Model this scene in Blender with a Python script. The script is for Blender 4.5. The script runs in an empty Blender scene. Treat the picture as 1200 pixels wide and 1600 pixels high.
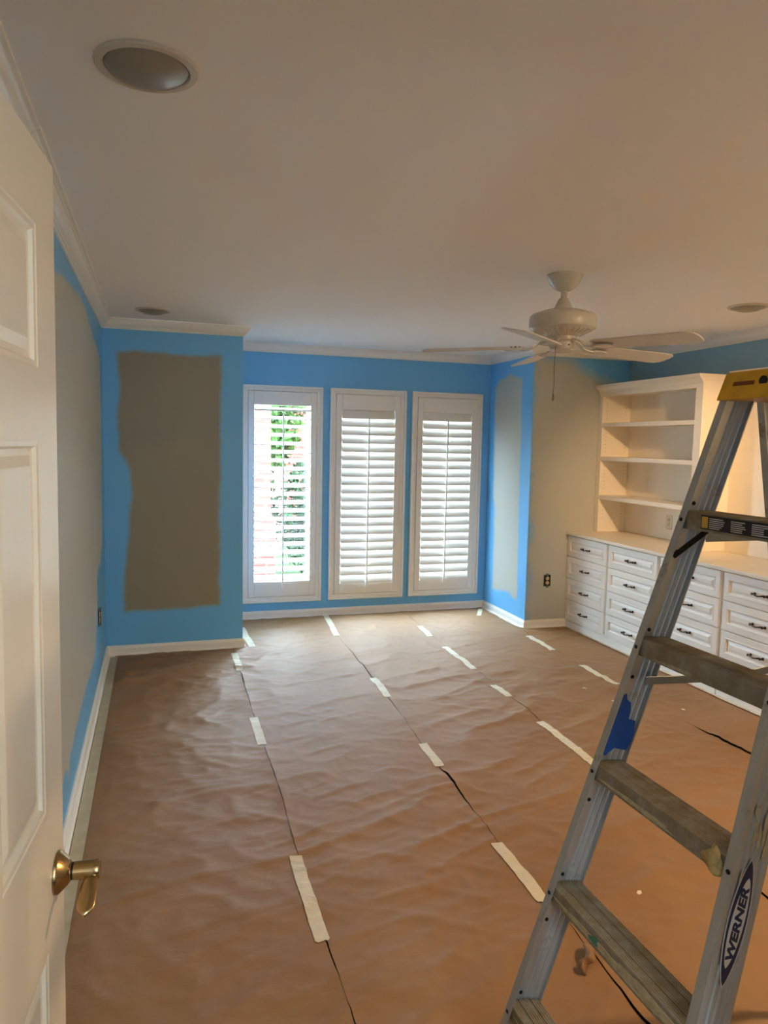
import bpy, math, random
import numpy as np
from mathutils import Vector, Matrix
random.seed(7)
rng = np.random.RandomState(11)
sc = bpy.context.scene
col = sc.collection
PI = math.pi

def lin(c):
    """sRGB 0-255 triple -> linear rgba"""
    r = []
    for v in c:
        v = v / 255.0
        r.append(v / 12.92 if v <= 0.04045 else ((v + 0.055) / 1.055) ** 2.4)
    return (r[0], r[1], r[2], 1.0)

# ------------------------------------------------------------------ camera
CAM_H = 1.59
yaw, pitch, roll, fpx = .3042, -.0940, .0199, 1136.9
cy_, sy_ = math.cos(yaw), math.sin(yaw); cp_, sp_ = math.cos(pitch), math.sin(pitch)
Fv = Vector((sy_ * cp_, cy_ * cp_, sp_)); Ri = Vector((cy_, -sy_, 0)); Up = Ri.cross(Fv)
R2 = Ri * math.cos(roll) + Up * math.sin(roll); U2 = -Ri * math.sin(roll) + Up * math.cos(roll)
cam_data = bpy.data.cameras.new('camera')
cam_data.sensor_fit = 'HORIZONTAL'; cam_data.sensor_width = 36.0
cam_data.lens = fpx * 36.0 / 1200.0
cam_data.clip_start = 0.02
cam = bpy.data.objects.new('camera', cam_data); col.objects.link(cam)
m4 = Matrix((( R2.x, U2.x, -Fv.x, 0), (R2.y, U2.y, -Fv.y, 0), (R2.z, U2.z, -Fv.z, CAM_H), (0, 0, 0, 1)))
cam.matrix_world = m4
sc.camera = cam

# ------------------------------------------------------------------ world, exposure
SKY_STRENGTH = 32.0
LAMP_W = 155.0
DOWN_W = 29.0
HALL_W = 4.0
w = bpy.data.worlds.new('sky'); sc.world = w; w.use_nodes = True
nt = w.node_tree; nt.nodes.clear()
out = nt.nodes.new('ShaderNodeOutputWorld'); bg = nt.nodes.new('ShaderNodeBackground')
tc = nt.nodes.new('ShaderNodeTexCoord'); sx = nt.nodes.new('ShaderNodeSeparateXYZ')
rp = nt.nodes.new('ShaderNodeValToRGB')
rp.color_ramp.elements[0].position = 0.45; rp.color_ramp.elements[0].color = (0.74, 0.87, 1.0, 1)
rp.color_ramp.elements[1].position = 1.0; rp.color_ramp.elements[1].color = (0.58, 0.78, 1.0, 1)
mp = nt.nodes.new('ShaderNodeMath'); mp.operation = 'MULTIPLY_ADD'; mp.inputs[1].default_value = .5; mp.inputs[2].default_value = .5
nt.links.new(tc.outputs['Generated'], sx.inputs[0]); nt.links.new(sx.outputs['Z'], mp.inputs[0])
nt.links.new(mp.outputs[0], rp.inputs[0]); nt.links.new(rp.outputs[0], bg.inputs['Color'])
bg.inputs['Strength'].default_value = SKY_STRENGTH
nt.links.new(bg.outputs[0], out.inputs[0])

sc.view_settings.view_transform = 'Standard'
sc.view_settings.look = 'None'
sc.view_settings.exposure = 1.05
sc.view_settings.gamma = 1.0
sc.view_settings.use_curve_mapping = False
cyc = sc.cycles
cyc.use_denoising = True
cyc.max_bounces = 14; cyc.diffuse_bounces = 9; cyc.glossy_bounces = 5; cyc.transparent_max_bounces = 12
cyc.sample_clamp_indirect = 6.0
cyc.caustics_reflective = False; cyc.caustics_refractive = False

def area_light(name, loc, size, power, color, rot=(0, 0, 0), shape='DISK', portal=False, size_y=None):
    d = bpy.data.lights.new(name, 'AREA'); d.shape = shape; d.size = size
    if size_y: d.size_y = size_y
    d.energy = power; d.color = color
    if portal: d.cycles.is_portal = True
    o = bpy.data.objects.new(name, d); col.objects.link(o); o.location = loc; o.rotation_euler = rot
    return o
# daylight enters through the three window openings (sky portals in the glazing plane)
WX = [(.705, 1.42), (1.485, 2.205), (2.26, 2.97)]
for a, b in WX:
    area_light('window_daylight', ((a + b) / 2, 6.60, 1.115), b - a - .12, 1, (1, 1, 1), (-PI / 2, 0, 0), 'RECTANGLE', True, 1.80)

area_light('hall_fill_daylight', (.57, -1.73, 1.6), .32, 1, (1, 1, 1), (PI / 2, 0, 0), 'RECTANGLE', True, .88)  # portal of the added hall window, neutral fill from behind the camera
# room dimensions (metres)
xl, y1, x1, y2, x2, y3, x3 = -.358, 5.545, .622, 6.41, 3.052, 5.572, 3.995
xc = 3.445            # drawer fronts
yn = .55              # entry wall
ZC = 2.425

# ------------------------------------------------------------------ mesh helpers
class MB:
    def __init__(s): s.v = []; s.f = []; s.smooth = []
    def add(s, vs, fs, smooth=False):
        o = len(s.v); s.v += [tuple(p) for p in vs]
        for f in fs: s.f.append(tuple(i + o for i in f)); s.smooth.append(smooth)
    def box(s, x0, x1, y0, y1, z0, z1):
        if x0 > x1: x0, x1 = x1, x0
        if y0 > y1: y0, y1 = y1, y0
        if z0 > z1: z0, z1 = z1, z0
        s.add([(x0,y0,z0),(x1,y0,z0),(x1,y1,z0),(x0,y1,z0),(x0,y0,z1),(x1,y0,z1),(x1,y1,z1),(x0,y1,z1)],
              [(0,3,2,1),(4,5,6,7),(0,1,5,4),(1,2,6,5),(2,3,7,6),(3,0,4,7)])
    def loft(s, rings, closed=True, cap=True, smooth=False):
        n = len(rings[0]); vs = [p for r in rings for p in r]; fs = []
        for k in range(len(rings) - 1):
            for i in range(n if closed else n - 1):
                j = (i + 1) % n
                fs.append((k*n+i, k*n+j, (k+1)*n+j, (k+1)*n+i))
        s.add(vs, fs, smooth)
        if cap and closed:
            o = len(s.v) - len(vs)
            s.f.append(tuple(o + i for i in reversed(range(n)))); s.smooth.append(False)
            b = o + (len(rings) - 1) * n
            s.f.append(tuple(b + i for i in range(n))); s.smooth.append(False)
    def lathe(s, prof, c=(0, 0, 0), seg=32, axis='z', smooth=True):
        rings = []
        for r, h in prof:
            ring = []
            for k in range(seg):
                a = 2 * PI * k / seg
                p = (r * math.cos(a), r * math.sin(a), h)
                if axis == 'x': p = (p[2], p[0], p[1])
                if axis == 'y': p = (p[0], p[2], p[1])
                ring.append((c[0] + p[0], c[1] + p[1], c[2] + p[2]))
            rings.append(ring)
        s.loft(rings, True, True, smooth)
    def tube(s, pts, r, seg=10, smooth=True):
        pts = [Vector(p) for p in pts]; rr = r if isinstance(r, (list, tuple)) else [r] * len(pts)
        rings = []; prev = None
        for i, p in enumerate(pts):
            t = (pts[min(i + 1, len(pts) - 1)] - pts[max(i - 1, 0)]).normalized()
            if prev is None:
                prev = Vector((0, 0, 1)) if abs(t.z) < .9 else Vector((1, 0, 0))
            n = (prev - t * prev.dot(t)).normalized(); b = t.cross(n); prev = n
            rings.append([tuple(p + (n * math.cos(2*PI*k/seg) + b * math.sin(2*PI*k/seg)) * rr[i]) for k in range(seg)])
        s.loft(rings, True, True, smooth)
    def build(s, name, mat, parent=None, sharp=35):
        me = bpy.data.meshes.new(name)
        me.from_pydata(s.v, [], s.f); me.polygons.foreach_set('use_smooth', s.smooth)
        if any(s.smooth): me.set_sharp_from_angle(angle=math.radians(sharp))
        me.materials.append(mat); me.update()
        o = bpy.data.objects.new(name, me); col.objects.link(o)
        if parent: o.parent = parent
        return o

def fixn(o):
    import bmesh
    bm = bmesh.new(); bm.from_mesh(o.data); bmesh.ops.recalc_face_normals(bm, faces=bm.faces); bm.to_mesh(o.data); bm.free()
    return o
def bevel(o, wd=.002, seg=2):
    m = o.modifiers.new('bevel', 'BEVEL'); m.width = wd; m.segments = seg; m.limit_method = 'ANGLE'; m.angle_limit = math.radians(40)
    return o
def empty(name, loc=(0, 0, 0), rz=0):
    o = bpy.data.objects.new(name, None); o.empty_display_size = .1; col.objects.link(o); o.location = loc; o.rotation_euler = (0, 0, rz)
    return o
def tag(o, label, cat, group=None):
    o['label'] = label; o['category'] = cat
    if group: o['group'] = group
    return o
def struct(o, label=None):
    o['kind'] = 'structure'
    if label: o['label'] = label
    return o
def copy_tree(o, parent=None):
    c = o.copy(); col.objects.link(c)
    if parent: c.parent = parent
    for ch in list(o.children): copy_tree(ch, c)
    return c

# ------------------------------------------------------------------ materials
def mat(name, rgb, rough=.5, metal=0., spec=.5, var=0., vscale=3., bump=0., bscale=40., stretch=(1, 1, 1), rgb2=None, coat=0., emit=None, estr=0.):
    m = bpy.data.materials.new(name); m.use_nodes = True; n = m.node_tree; b = n.nodes['Principled BSDF']
    b.inputs['Base Color'].default_value = lin(rgb); b.inputs['Roughness'].default_value = rough
    b.inputs['Metallic'].default_value = metal; b.inputs['Specular IOR Level'].default_value = spec
    if coat: b.inputs['Coat Weight'].default_value = coat
    if emit: b.inputs['Emission Color'].default_value = (*emit, 1); b.inputs['Emission Strength'].default_value = estr
    if var or rgb2 or bump:
        t = n.nodes.new('ShaderNodeTexCoord'); mpn = n.nodes.new('ShaderNodeMapping'); mpn.inputs['Scale'].default_value = stretch
        n.links.new(t.outputs['Object'], mpn.inputs[0])
    if var or rgb2:
        ns = n.nodes.new('ShaderNodeTexNoise'); ns.inputs['Scale'].default_value = vscale; ns.inputs['Detail'].default_value = 5
        n.links.new(mpn.outputs[0], ns.inputs['Vector'])
        cr = n.nodes.new('ShaderNodeValToRGB')
        a = lin(rgb)
        if rgb2: c0, c1 = a, lin(rgb2)
        else: c0 = tuple(v * (1 - var) for v in a[:3]) + (1,); c1 = tuple(min(1, v * (1 + var)) for v in a[:3]) + (1,)
        cr.color_ramp.elements[0].position = .35; cr.color_ramp.elements[0].color = c0
        cr.color_ramp.elements[1].position = .65; cr.color_ramp.elements[1].color = c1
        n.links.new(ns.outputs['Fac'], cr.inputs[0]); n.links.new(cr.outputs[0], b.inputs['Base Color'])
    if bump:
        nb = n.nodes.new('ShaderNodeTexNoise'); nb.inputs['Scale'].default_value = bscale; nb.inputs['Detail'].default_value = 4
        n.links.new(mpn.outputs[0], nb.inputs['Vector'])
        bp = n.nodes.new('ShaderNodeBump'); bp.inputs['Strength'].default_value = bump; bp.inputs['Distance'].default_value = .01
        n.links.new(nb.outputs['Fac'], bp.inputs['Height']); n.links.new(bp.outputs[0], b.inputs['Normal'])
    return m

BLUE = (112, 186, 238); GREIGE = (190, 191, 182)
def wall_paint_mat(second=GREIGE, nm='wall_paint_two_colours'):
    m = bpy.data.materials.new(nm); m.use_nodes = True; n = m.node_tree; b = n.nodes['Principled BSDF']
    at = n.nodes.new('ShaderNodeAttribute'); at.attribute_name = 'primer'
    mx = n.nodes.new('ShaderNodeMix'); mx.data_type = 'RGBA'
    mx.inputs['A'].default_value = lin(BLUE); mx.inputs['B'].default_value = lin(second)
    n.links.new(at.outputs['Fac'], mx.inputs['Factor']); n.links.new(mx.outputs['Result'], b.inputs['Base Color'])
    b.inputs['Roughness'].default_value = .42; b.inputs['Specular IOR Level'].default_value = .4
    t = n.nodes.new('ShaderNodeTexCoord'); nb = n.nodes.new('ShaderNodeTexNoise'); nb.inputs['Scale'].default_value = 90
    bp = n.nodes.new('ShaderNodeBump'); bp.inputs['Strength'].default_value = .12; bp.inputs['Distance'].default_value = .004
    n.links.new(t.outputs['Object'], nb.inputs['Vector']); n.links.new(nb.outputs['Fac'], bp.inputs['Height']); n.links.new(bp.outputs[0], b.inputs['Normal'])
    return m
M_WALL = wall_paint_mat()
M_WALL_TAUPE = wall_paint_mat((146, 139, 118), 'wall_paint_blue_and_taupe')
M_BLUE = mat('blue_wall_paint', BLUE, .42, spec=.4, bump=.1, bscale=90)
M_HALL = mat('hall_wall_paint', (214, 200, 176), .6)
M_CEIL = mat('ceiling_paint', (246, 244, 241), .75, spec=.3, bump=.06, bscale=60)
M_TRIM = mat('white_trim_gloss', (240, 236, 228), .28, bump=.02, bscale=30)
M_DOOR = mat('door_paint', (230, 220, 200), .30, bump=.10, bscale=26, stretch=(1, 1, .05))
M_SHUT = mat('shutter_white', (238, 237, 232), .38)
M_CAB = mat('cabinet_white', (242, 238, 230), .38, bump=.02, bscale=20)
M_SHELF = mat('bookcase_cream', (240, 231, 212), .45)
M_COUNTER = mat('counter_laminate', (238, 228, 208), .35)
M_BRONZE = mat('bronze_pull', (58, 42, 32), .35, metal=.85)
M_FAN = mat('fan_white_enamel', (208, 204, 194), .25)
M_BLADE = mat('fan_blade_whitewashed', (214, 206, 194), .38, var=.05, vscale=6, stretch=(1, 12, 1))
M_DARK = mat('dark_metal', (30, 28, 26), .5, metal=.6)
M_SPKW = mat('fixture_ring_white', (205, 196, 182), .5)
M_GRILLE = mat('grey_fixture_lens', (146, 140, 126), .34, spec=.5)
M_NICKEL = mat('aged_brass_nickel', (176, 148, 104), .24, metal=1., var=.08, vscale=12)
M_FLOOR = mat('dark_subfloor', (58, 44, 34), .7, var=.15, vscale=8)
M_TAPE = mat('masking_tape', (222, 212, 186), .55, var=.04, vscale=30)
M_TAPE2 = mat('masking_tape_tan', (188, 176, 146), .6, var=.08, vscale=14)
M_BTAPE = mat('painters_tape_blue', (16, 74, 150), .6, var=.12, vscale=40)
M_YELLOW = mat('yellow_plastic', (214, 156, 10), .42, var=.1, vscale=30, bump=.05, bscale=60)
M_SLOT = mat('brown_slot', (128, 66, 22), .7)  # brown tone of the slots in the yellow top
M_RUBBER = mat('black_rubber', (28, 28, 28), .8)
M_NAVY = mat('navy_ink', (18, 24, 62), .4)
M_WHITEINK = mat('white_ink', (206, 200, 186), .5)
M_BLACK = mat('black_label', (16, 17, 28), .35)
M_LABELY = mat('yellow_label_block', (206, 160, 54), .45)
M_FOAM = mat('dried_foam', (196, 166, 104), .85, var=.25, vscale=60, bump=.5, bscale=90)
M_SPLASH = mat('dried_plaster', (178, 160, 122), .85, var=.15, vscale=60, bump=.3, bscale=120)
M_TEAL = mat('teal_paint', (66, 128, 98), .6)
M_OUTLET = mat('outlet_almond', (216, 196, 164), .45)
M_BOX = mat('outlet_box_black', (14, 13, 12), .6)
M_PLATE = mat('cover_plate_cream', (224, 210, 182), .4)
M_FLAKE = mat('paint_flakes', (228, 216, 196), .7)

def alu(name, base, grime, gmin, gmax, rough=.38, scale=(30, 30, 2.2)):
    m = bpy.data.materials.new(name); m.use_nodes = True; n = m.node_tree; b = n.nodes['Principled BSDF']
    t = n.nodes.new('ShaderNodeTexCoord'); mpn = n.nodes.new('ShaderNodeMapping'); mpn.inputs['Scale'].default_value = scale
    n.links.new(t.outputs['Object'], mpn.inputs[0])
    ns = n.nodes.new('ShaderNodeTexNoise'); ns.inputs['Scale'].default_value = 2.; ns.inputs['Detail'].default_value = 6
    n.links.new(mpn.outputs[0], ns.inputs['Vector'])
    n2 = n.nodes.new('ShaderNodeTexNoise'); n2.inputs['Scale'].default_value = 14.; n2.inputs['Detail'].default_value = 6; n2.inputs['Roughness'].default_value = .65
    n.links.new(t.outputs['Object'], n2.inputs['Vector'])
    cr = n.nodes.new('ShaderNodeValToRGB'); cr.color_ramp.elements[0].position = gmin; cr.color_ramp.elements[1].position = gmax
    n.links.new(n2.outputs['Fac'], cr.inputs[0])
    c1 = n.nodes.new('ShaderNodeMix'); c1.data_type = 'RGBA'
    c1.inputs['A'].default_value = tuple(v * .72 for v in lin(base)[:3]) + (1,); c1.inputs['B'].default_value = lin(base)
    n.links.new(ns.outputs['Fac'], c1.inputs['Factor'])
    c2 = n.nodes.new('ShaderNodeMix'); c2.data_type = 'RGBA'; c2.inputs['B'].default_value = lin(grime)
    n.links.new(c1.outputs['Result'], c2.inputs['A']); n.links.new(cr.outputs[0], c2.inputs['Factor'])
    n.links.new(c2.outputs['Result'], b.inputs['Base Color'])
    mt = n.nodes.new('ShaderNodeMath'); mt.operation = 'MULTIPLY_ADD'; mt.inputs[1].default_value = -.7; mt.inputs[2].default_value = .78
    n.links.new(cr.outputs[0], mt.inputs[0]); n.links.new(mt.outputs[0], b.inputs['Metallic'])
    mr = n.nodes.new('ShaderNodeMath'); mr.operation = 'MULTIPLY_ADD'; mr.inputs[1].default_value = .4; mr.inputs[2].default_value = rough
    n.links.new(cr.outputs[0], mr.inputs[0]); n.links.new(mr.outputs[0], b.inputs['Roughness'])
    bp = n.nodes.new('ShaderNodeBump'); bp.inputs['Strength'].default_value = .25; bp.inputs['Distance'].default_value = .003
    n.links.new(n2.outputs['Fac'], bp.inputs['Height']); n.links.new(bp.outputs[0], b.inputs['Normal'])
    return m
M_ALU = alu('brushed_aluminium', (196, 196, 192), (150, 134, 104), .60, .72, .46)
M_STEP = alu('worn_step_aluminium', (176, 168, 150), (132, 114, 82), .36, .58, .5, (30, 2.2, 30))
M_STRAP = mat('grey_steel_strap', (118, 124, 128), .45, metal=.6)

def glass_mat():
    m = bpy.data.materials.new('window_glass'); m.use_nodes = True; n = m.node_tree; n.nodes.clear()
    o = n.nodes.new('ShaderNodeOutputMaterial'); mx = n.nodes.new('ShaderNodeMixShader'); tr = n.nodes.new('ShaderNodeBsdfTransparent'); gl = n.nodes.new('ShaderNodeBsdfGlossy')
    gl.inputs['Roughness'].default_value = .02; tr.inputs['Color'].default_value = (.93, .96, .96, 1); mx.inputs[0].default_value = .06
    n.links.new(tr.outputs[0], mx.inputs[1]); n.links.new(gl.outputs[0], mx.inputs[2]); n.links.new(mx.outputs[0], o.inputs[0])
    return m
M_GLASS = glass_mat()

def paper_mat():
    m = bpy.data.materials.new('kraft_paper'); m.use_nodes = True; n = m.node_tree; b = n.nodes['Principled BSDF']
    t = n.nodes.new('ShaderNodeTexCoord')
    a = n.nodes.new('ShaderNodeTexNoise'); a.inputs['Scale'].default_value = 1.6; a.inputs['Detail'].default_value = 6
    c = n.nodes.new('ShaderNodeValToRGB'); c.color_ramp.elements[0].position = .3; c.color_ramp.elements[0].color = lin((145, 108, 70))
    c.color_ramp.elements[1].position = .7; c.color_ramp.elements[1].color = lin((157, 119, 80))
    n.links.new(t.outputs['Object'], a.inputs['Vector']); n.links.new(a.outputs['Fac'], c.inputs[0]); n.links.new(c.outputs[0], b.inputs['Base Color'])
    b.inputs['Roughness'].default_value = .58; b.inputs['Specular IOR Level'].default_value = .42
    nb = n.nodes.new('ShaderNodeTexNoise'); nb.inputs['Scale'].default_value = 22; nb.inputs['Detail'].default_value = 6; nb.inputs['Roughness'].default_value = .6
    mpn = n.nodes.new('ShaderNodeMapping'); mpn.inputs['Scale'].default_value = (.6, 1.5, 1); mpn.inputs['Rotation'].default_value = (0, 0, .3)
    n.links.new(t.outputs['Object'], mpn.inputs[0]); n.links.new(mpn.outputs[0], nb.inputs['Vector'])
    bp = n.nodes.new('ShaderNodeBump'); bp.inputs['Strength'].default_value = .30; bp.inputs['Distance'].default_value = .006
    n.links.new(nb.outputs['Fac'], bp.inputs['Height']); n.links.new(bp.outputs[0], b.inputs['Normal'])
    return m
M_PAPER = paper_mat()

# ------------------------------------------------------------------ numpy noise
def vnoise(x, y, seed):
    x = np.asarray(x, float); y = np.asarray(y, float)
    xi = np.floor(x); yi = np.floor(y); fx = x - xi; fy = y - yi
    fx = fx * fx * (3 - 2 * fx); fy = fy * fy * (3 - 2 * fy)
    def h(a, b):
        s = np.sin(a * 127.1 + b * 311.7 + seed * 74.7) * 43758.5453
        return s - np.floor(s)
    return (h(xi, yi) * (1 - fx) + h(xi + 1, yi) * fx) * (1 - fy) + (h(xi, yi + 1) * (1 - fx) + h(xi + 1, yi + 1) * fx) * fy
def poly_sdf(px, py, poly):
    """signed distance, negative inside"""
    n = len(poly); d = np.full(px.shape, 1e9); ins = np.zeros(px.shape, bool)
    for i in range(n):
        ax, ay = poly[i]; bx, by = poly[(i + 1) % n]
        ex, ey = bx - ax, by - ay
        t = np.clip(((px - ax) * ex + (py - ay) * ey) / (ex * ex + ey * ey + 1e-12), 0, 1)
        d = np.minimum(d, np.hypot(px - ax - t * ex, py - ay - t * ey))
        c = ((ay > py) != (by > py))
        with np.errstate(divide='ignore', invalid='ignore'):
            xx = (bx - ax) * (py - ay) / (by - ay + 1e-12) + ax
        ins ^= (c & (px < xx))
    return np.where(ins, -d, d)
def primer_mask(a, z, poly, soft=.012, seed=1, wob=.012):
    d = poly_sdf(a, z, poly)
    d = d + (vnoise(a * 9, z * 9, seed) - .5) * 2 * wob + (vnoise(a * 35, z * 35, seed + 3) - .5) * wob
    return np.clip(.5 - d / (2 * soft), 0, 1)

def wall_object(name, faces, paint=None):
    """faces: list of (origin, eu, lenu, ev, lenv, mask function or None) gridded; one mesh with 'primer' attribute"""
    V = []; Fc = []; A = []; off = 0
    for (o, eu, lu, ev, lv, fn) in faces:
        nu = max(2, int(lu / .015) + 1) if fn is not None else 2
        nv = max(2, int(lv / .015) + 1) if fn is not None else 2
        U, W_ = np.meshgrid(np.linspace(0, lu, nu), np.linspace(0, lv, nv), indexing='ij')
        P = np.array(o)[None, None, :] + U[..., None] * np.array(eu) + W_[..., None] * np.array(ev)
        V.append(P.reshape(-1, 3)); A.append((fn(P) if fn is not None else np.zeros(U.shape)).reshape(-1))
        idx = np.arange(nu * nv).reshape(nu, nv) + off
        q = np.stack([idx[:-1, :-1], idx[1:, :-1], idx[1:, 1:], idx[:-1, 1:]], -1).reshape(-1, 4)
        Fc.append(q); off += nu * nv
    V = np.concatenate(V); Fc = np.concatenate(Fc); A = np.concatenate(A)
    me = bpy.data.meshes.new(name); me.from_pydata(V.tolist(), [], Fc.tolist())
    at = me.attributes.new('primer', 'FLOAT', 'POINT'); at.data.foreach_set('value', A.astype(np.float32))
    me.materials.append(paint or M_WALL); me.update()
    ob = bpy.data.objects.new(name, me); col.objects.link(ob)
    return struct(ob)
X_, Y_, Z_ = (1, 0, 0), (0, 1, 0), (0, 0, 1)

# ------------------------------------------------------------------ room shell
poly_left = [(.7, .30), (3.05, .26), (3.16, .17), (3.22, .25), (3.8, .30), (4.47, .28), (4.634, .37), (4.75, .50), (4.80, .74), (5.10, .76), (5.16, .80), (5.22, .86), (5.30, .84), (5.36, 1.4), (5.36, 2.12),
             (4.95, 2.19), (4.58, 2.225), (4.3, 2.28), (3.94, 2.29), (3.36, 2.25), (2.80, 2.18), (.7, 2.2)]
wl = wall_object('wall_left', [
    ((xl, -1.6, 0), Y_, yn + 1.6, Z_, ZC, None),
    ((xl, yn, 0), Y_, y1 - yn, Z_, ZC, lambda P: primer_mask(P[..., 1], P[..., 2], poly_left, .014, 2, .012)),
    ((xl - .12, -1.6, 0), Y_, y1 + 1.6, Z_, ZC, None)])
wl['label'] = 'left wall with wide greige primer area over blue paint'
poly_pil = [(-.258, 2.19), (-.119, 2.212), (.20, 2.200), (.463, 2.207), (.455, 1.4), (.448, .347), (.2, .335), (-.229, .330), (-.232, .592), (-.21, .78), (-.187, 1.0), (-.176, 1.2), (-.184, 1.36), (-.215, 1.43), (-.255, 1.49), (-.262, 1.746), (-.242, 1.972)]
wall_object('wall_corner_left', [
    ((xl, y1, 0), X_, x1 - xl, Z_, ZC, lambda P: primer_mask(P[..., 0], P[..., 2], poly_pil, .014, 5, .007)),
    ((x1, y1, 0), Y_, y2 - y1 + .2, Z_, ZC, None),
    ((xl, y2 + .2, 0), X_, x1 - xl, Z_, ZC, None)], M_WALL_TAUPE)['label'] = 'boxed-out left corner wall with taupe primer rectangle on blue'
poly_jog = [(6.285, 2.13), (6.22, 2.19), (6.035, 2.225), (5.775, 2.185), (5.767, 1.852), (5.752, 1.066), (5.722, .235), (5.80, .222), (5.855, .245), (5.869, .265), (6.224, .235), (6.226, .965), (6.262, 1.10), (6.29, 1.9)]
poly_colm = [(x2 + .004, -.2), (x3 + .2, -.2), (x3 + .2, 2.06), (x3 - .12, 2.12), (x3 - .42, 2.25), (x3 - .62, 2.315), (x2 + .004, 2.34)]
wall_object('wall_corner_right', [
    ((x2, y3, 0), Y_, y2 - y3 + .2, Z_, ZC, lambda P: primer_mask(P[..., 1], P[..., 2], poly_jog, .014, 8, .007)),
    ((x2, y3, 0), X_, x3 - x2 + .12, Z_, ZC, lambda P: primer_mask(P[..., 0], P[..., 2], poly_colm, .05, 9, .03)),
    ((x2, y2 + .2, 0), X_, x3 - x2 + .12, Z_, ZC, None)])['label'] = 'boxed-out right corner wall, blue and greige'
b = MB(); b.box(x3, x3 + .12, yn - .12, y2 + .2, 0, ZC)
struct(b.build('wall_right', mat('thin_blue_wall_paint', (132, 172, 196), .45, spec=.4, var=.05, vscale=1.5, bump=.1, bscale=90)), 'blue right wall above the built-in cabinets')
# window wall with its three openings
b = MB()
ops = [(a + .055, c - .055) for a, c in WX]; oz0, oz1 = .205, 2.025
xs = [x1 - .05] + [v for o in ops for v in o] + [x2 + .05]
for i in range(0, len(xs), 2): b.box(xs[i], xs[i + 1], y2, y2 + .18, 0, ZC)
for a, c in ops:
    b.box(a, c, y2, y2 + .18, 0, oz0); b.box(a, c, y2, y2 + .18, oz1, ZC)
struct(b.build('wall_back', M_BLUE), 'blue window wall')
# entry wall, hall and ceiling
b = MB(); b.box(xl, -.262, yn - .12, yn, 0, ZC); b.box(.86, x3, yn - .12, yn, 0, ZC); b.box(-.262, .86, yn - .12, yn, 2.07, ZC)
struct(b.build('wall_front', mat('greige_primer', GREIGE, .5)))
b = MB()
for (p_, q_, r_, s_) in ((xl - .12, .40, 0, ZC), (.74, 1.9, 0, ZC), (.40, .74, 0, 1.15), (.40, .74, 2.05, ZC)): b.box(p_, q_, -1.72, -1.6, r_, s_)
struct(b.build('wall_hall_back', M_HALL))
b = MB()
for (p_, q_, r_, s_) in ((.40, .43, 1.15, 2.05), (.71, .74, 1.15, 2.05), (.43, .71, 1.15, 1.18), (.43, .71, 2.02, 2.05), (.43, .71, 1.58, 1.61)): b.box(p_, q_, -1.69, -1.64, r_, s_)
wh = struct(b.build('window_4', M_TRIM)); b = MB(); b.box(.425, .715, -1.667, -1.663, 1.175, 2.025); b.build('pane', M_GLASS, wh)  # unseen hall window, added to fill the room with daylight
b = MB(); b.box(1.78, 1.9, -1.6, yn - .12, 0, ZC); struct(b.build('wall_hall_right', M_HALL))
b = MB(); b.box(xl - .12, x3 + .12, -1.72, y2 + .2, ZC, ZC + .1); struct(b.build('ceiling', M_CEIL), 'flat off-white ceiling')
b = MB(); b.box(xl - .12, x3 + .12, -1.72, y2 + .2, -.1, 0); struct(b.build('floor', M_FLOOR))

# ------------------------------------------------------------------ trim runs (crown and baseboard), mitred
path = [(xl, yn), (xl, y1), (x1, y1), (x1, y2), (x2, y2), (x2, y3), (x3, y3), (x3, yn)]
def run(i, prof, end_y=None, start_y=None):
    """segment i of path with profile (out, z), mitred at inner and outer corners"""
    def nrm(k):
        a, c = path[k], path[k + 1]; dx, dy = c[0] - a[0], c[1] - a[1]; L = math.hypot(dx, dy); return (dy / L, -dx / L)
    n = nrm(i)
    def miter(k):
        if k - 1 < 0 or k >= len(path) - 1: return n
        p, q = nrm(k - 1), nrm(k); s = 1 + p[0] * q[0] + p[1] * q[1]
        return ((p[0] + q[0]) / s, (p[1] + q[1]) / s)
    m0, m1 = miter(i), miter(i + 1); a, c = path[i], path[i + 1]
    if start_y is not None: a = (a[0], start_y); m0 = n
    if end_y is not None: c = (c[0], end_y); m1 = n
    r0 = [(a[0] + m0[0] * o, a[1] + m0[1] * o, z) for o, z in prof]; r1 = [(c[0] + m1[0] * o, c[1] + m1[1] * o, z) for o, z in prof]
    b = MB(); b.loft([r0, r1]); return b
crown = [(-.01, -.070), (.007, -.070), (.009, -.062), (.016, -.058), (.018, -.054), (.026, -.049), (.036, -.039), (.043, -.028), (.047, -.018), (.053, -.015), (.054, -.010), (.065, -.007), (.066, .0), (-.01, .0)]
crown = [(o, ZC + z) for o, z in crown]
tn = 1
for i in range(7):
    if i == 0:
        # two lengths of crown on the left wall meet in a butt joint
        struct(fixn(run(0, crown, end_y=2.235).build('trim_1', M_TRIM)), 'white crown moulding, near length on left wall'); tn = 2
        struct(fixn(run(0, [(o + (.0025 if o > 0 else 0), z - (.002 if z < ZC else 0)) for o, z in crown], start_y=2.237).build('trim_2', M_TRIM)), 'white crown moulding, far length on left wall'); tn = 3
    else:
        struct(fixn(run(i, crown).build('trim_%d' % tn, M_TRIM)), 'white crown moulding'); tn += 1
base = [(-.01, 0), (.028, 0), (.027, .012), (.020, .020), (.014, .022), (.014, .058), (.011, .066), (.006, .072), (.005, .079), (-.01, .079)]
for i, nm in enumerate(['left', 'corner_left', 'corner_left_side', 'back', 'corner_right_side', 'corner_right']):
    bb = run(i, base)
    if i == 5:
        path6 = path[6]; path[6] = (xc + .03, y3); bb = run(5, base); path[6] = path6
    struct(fixn(bb.build('baseboard_' + nm, M_TRIM)))

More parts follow.
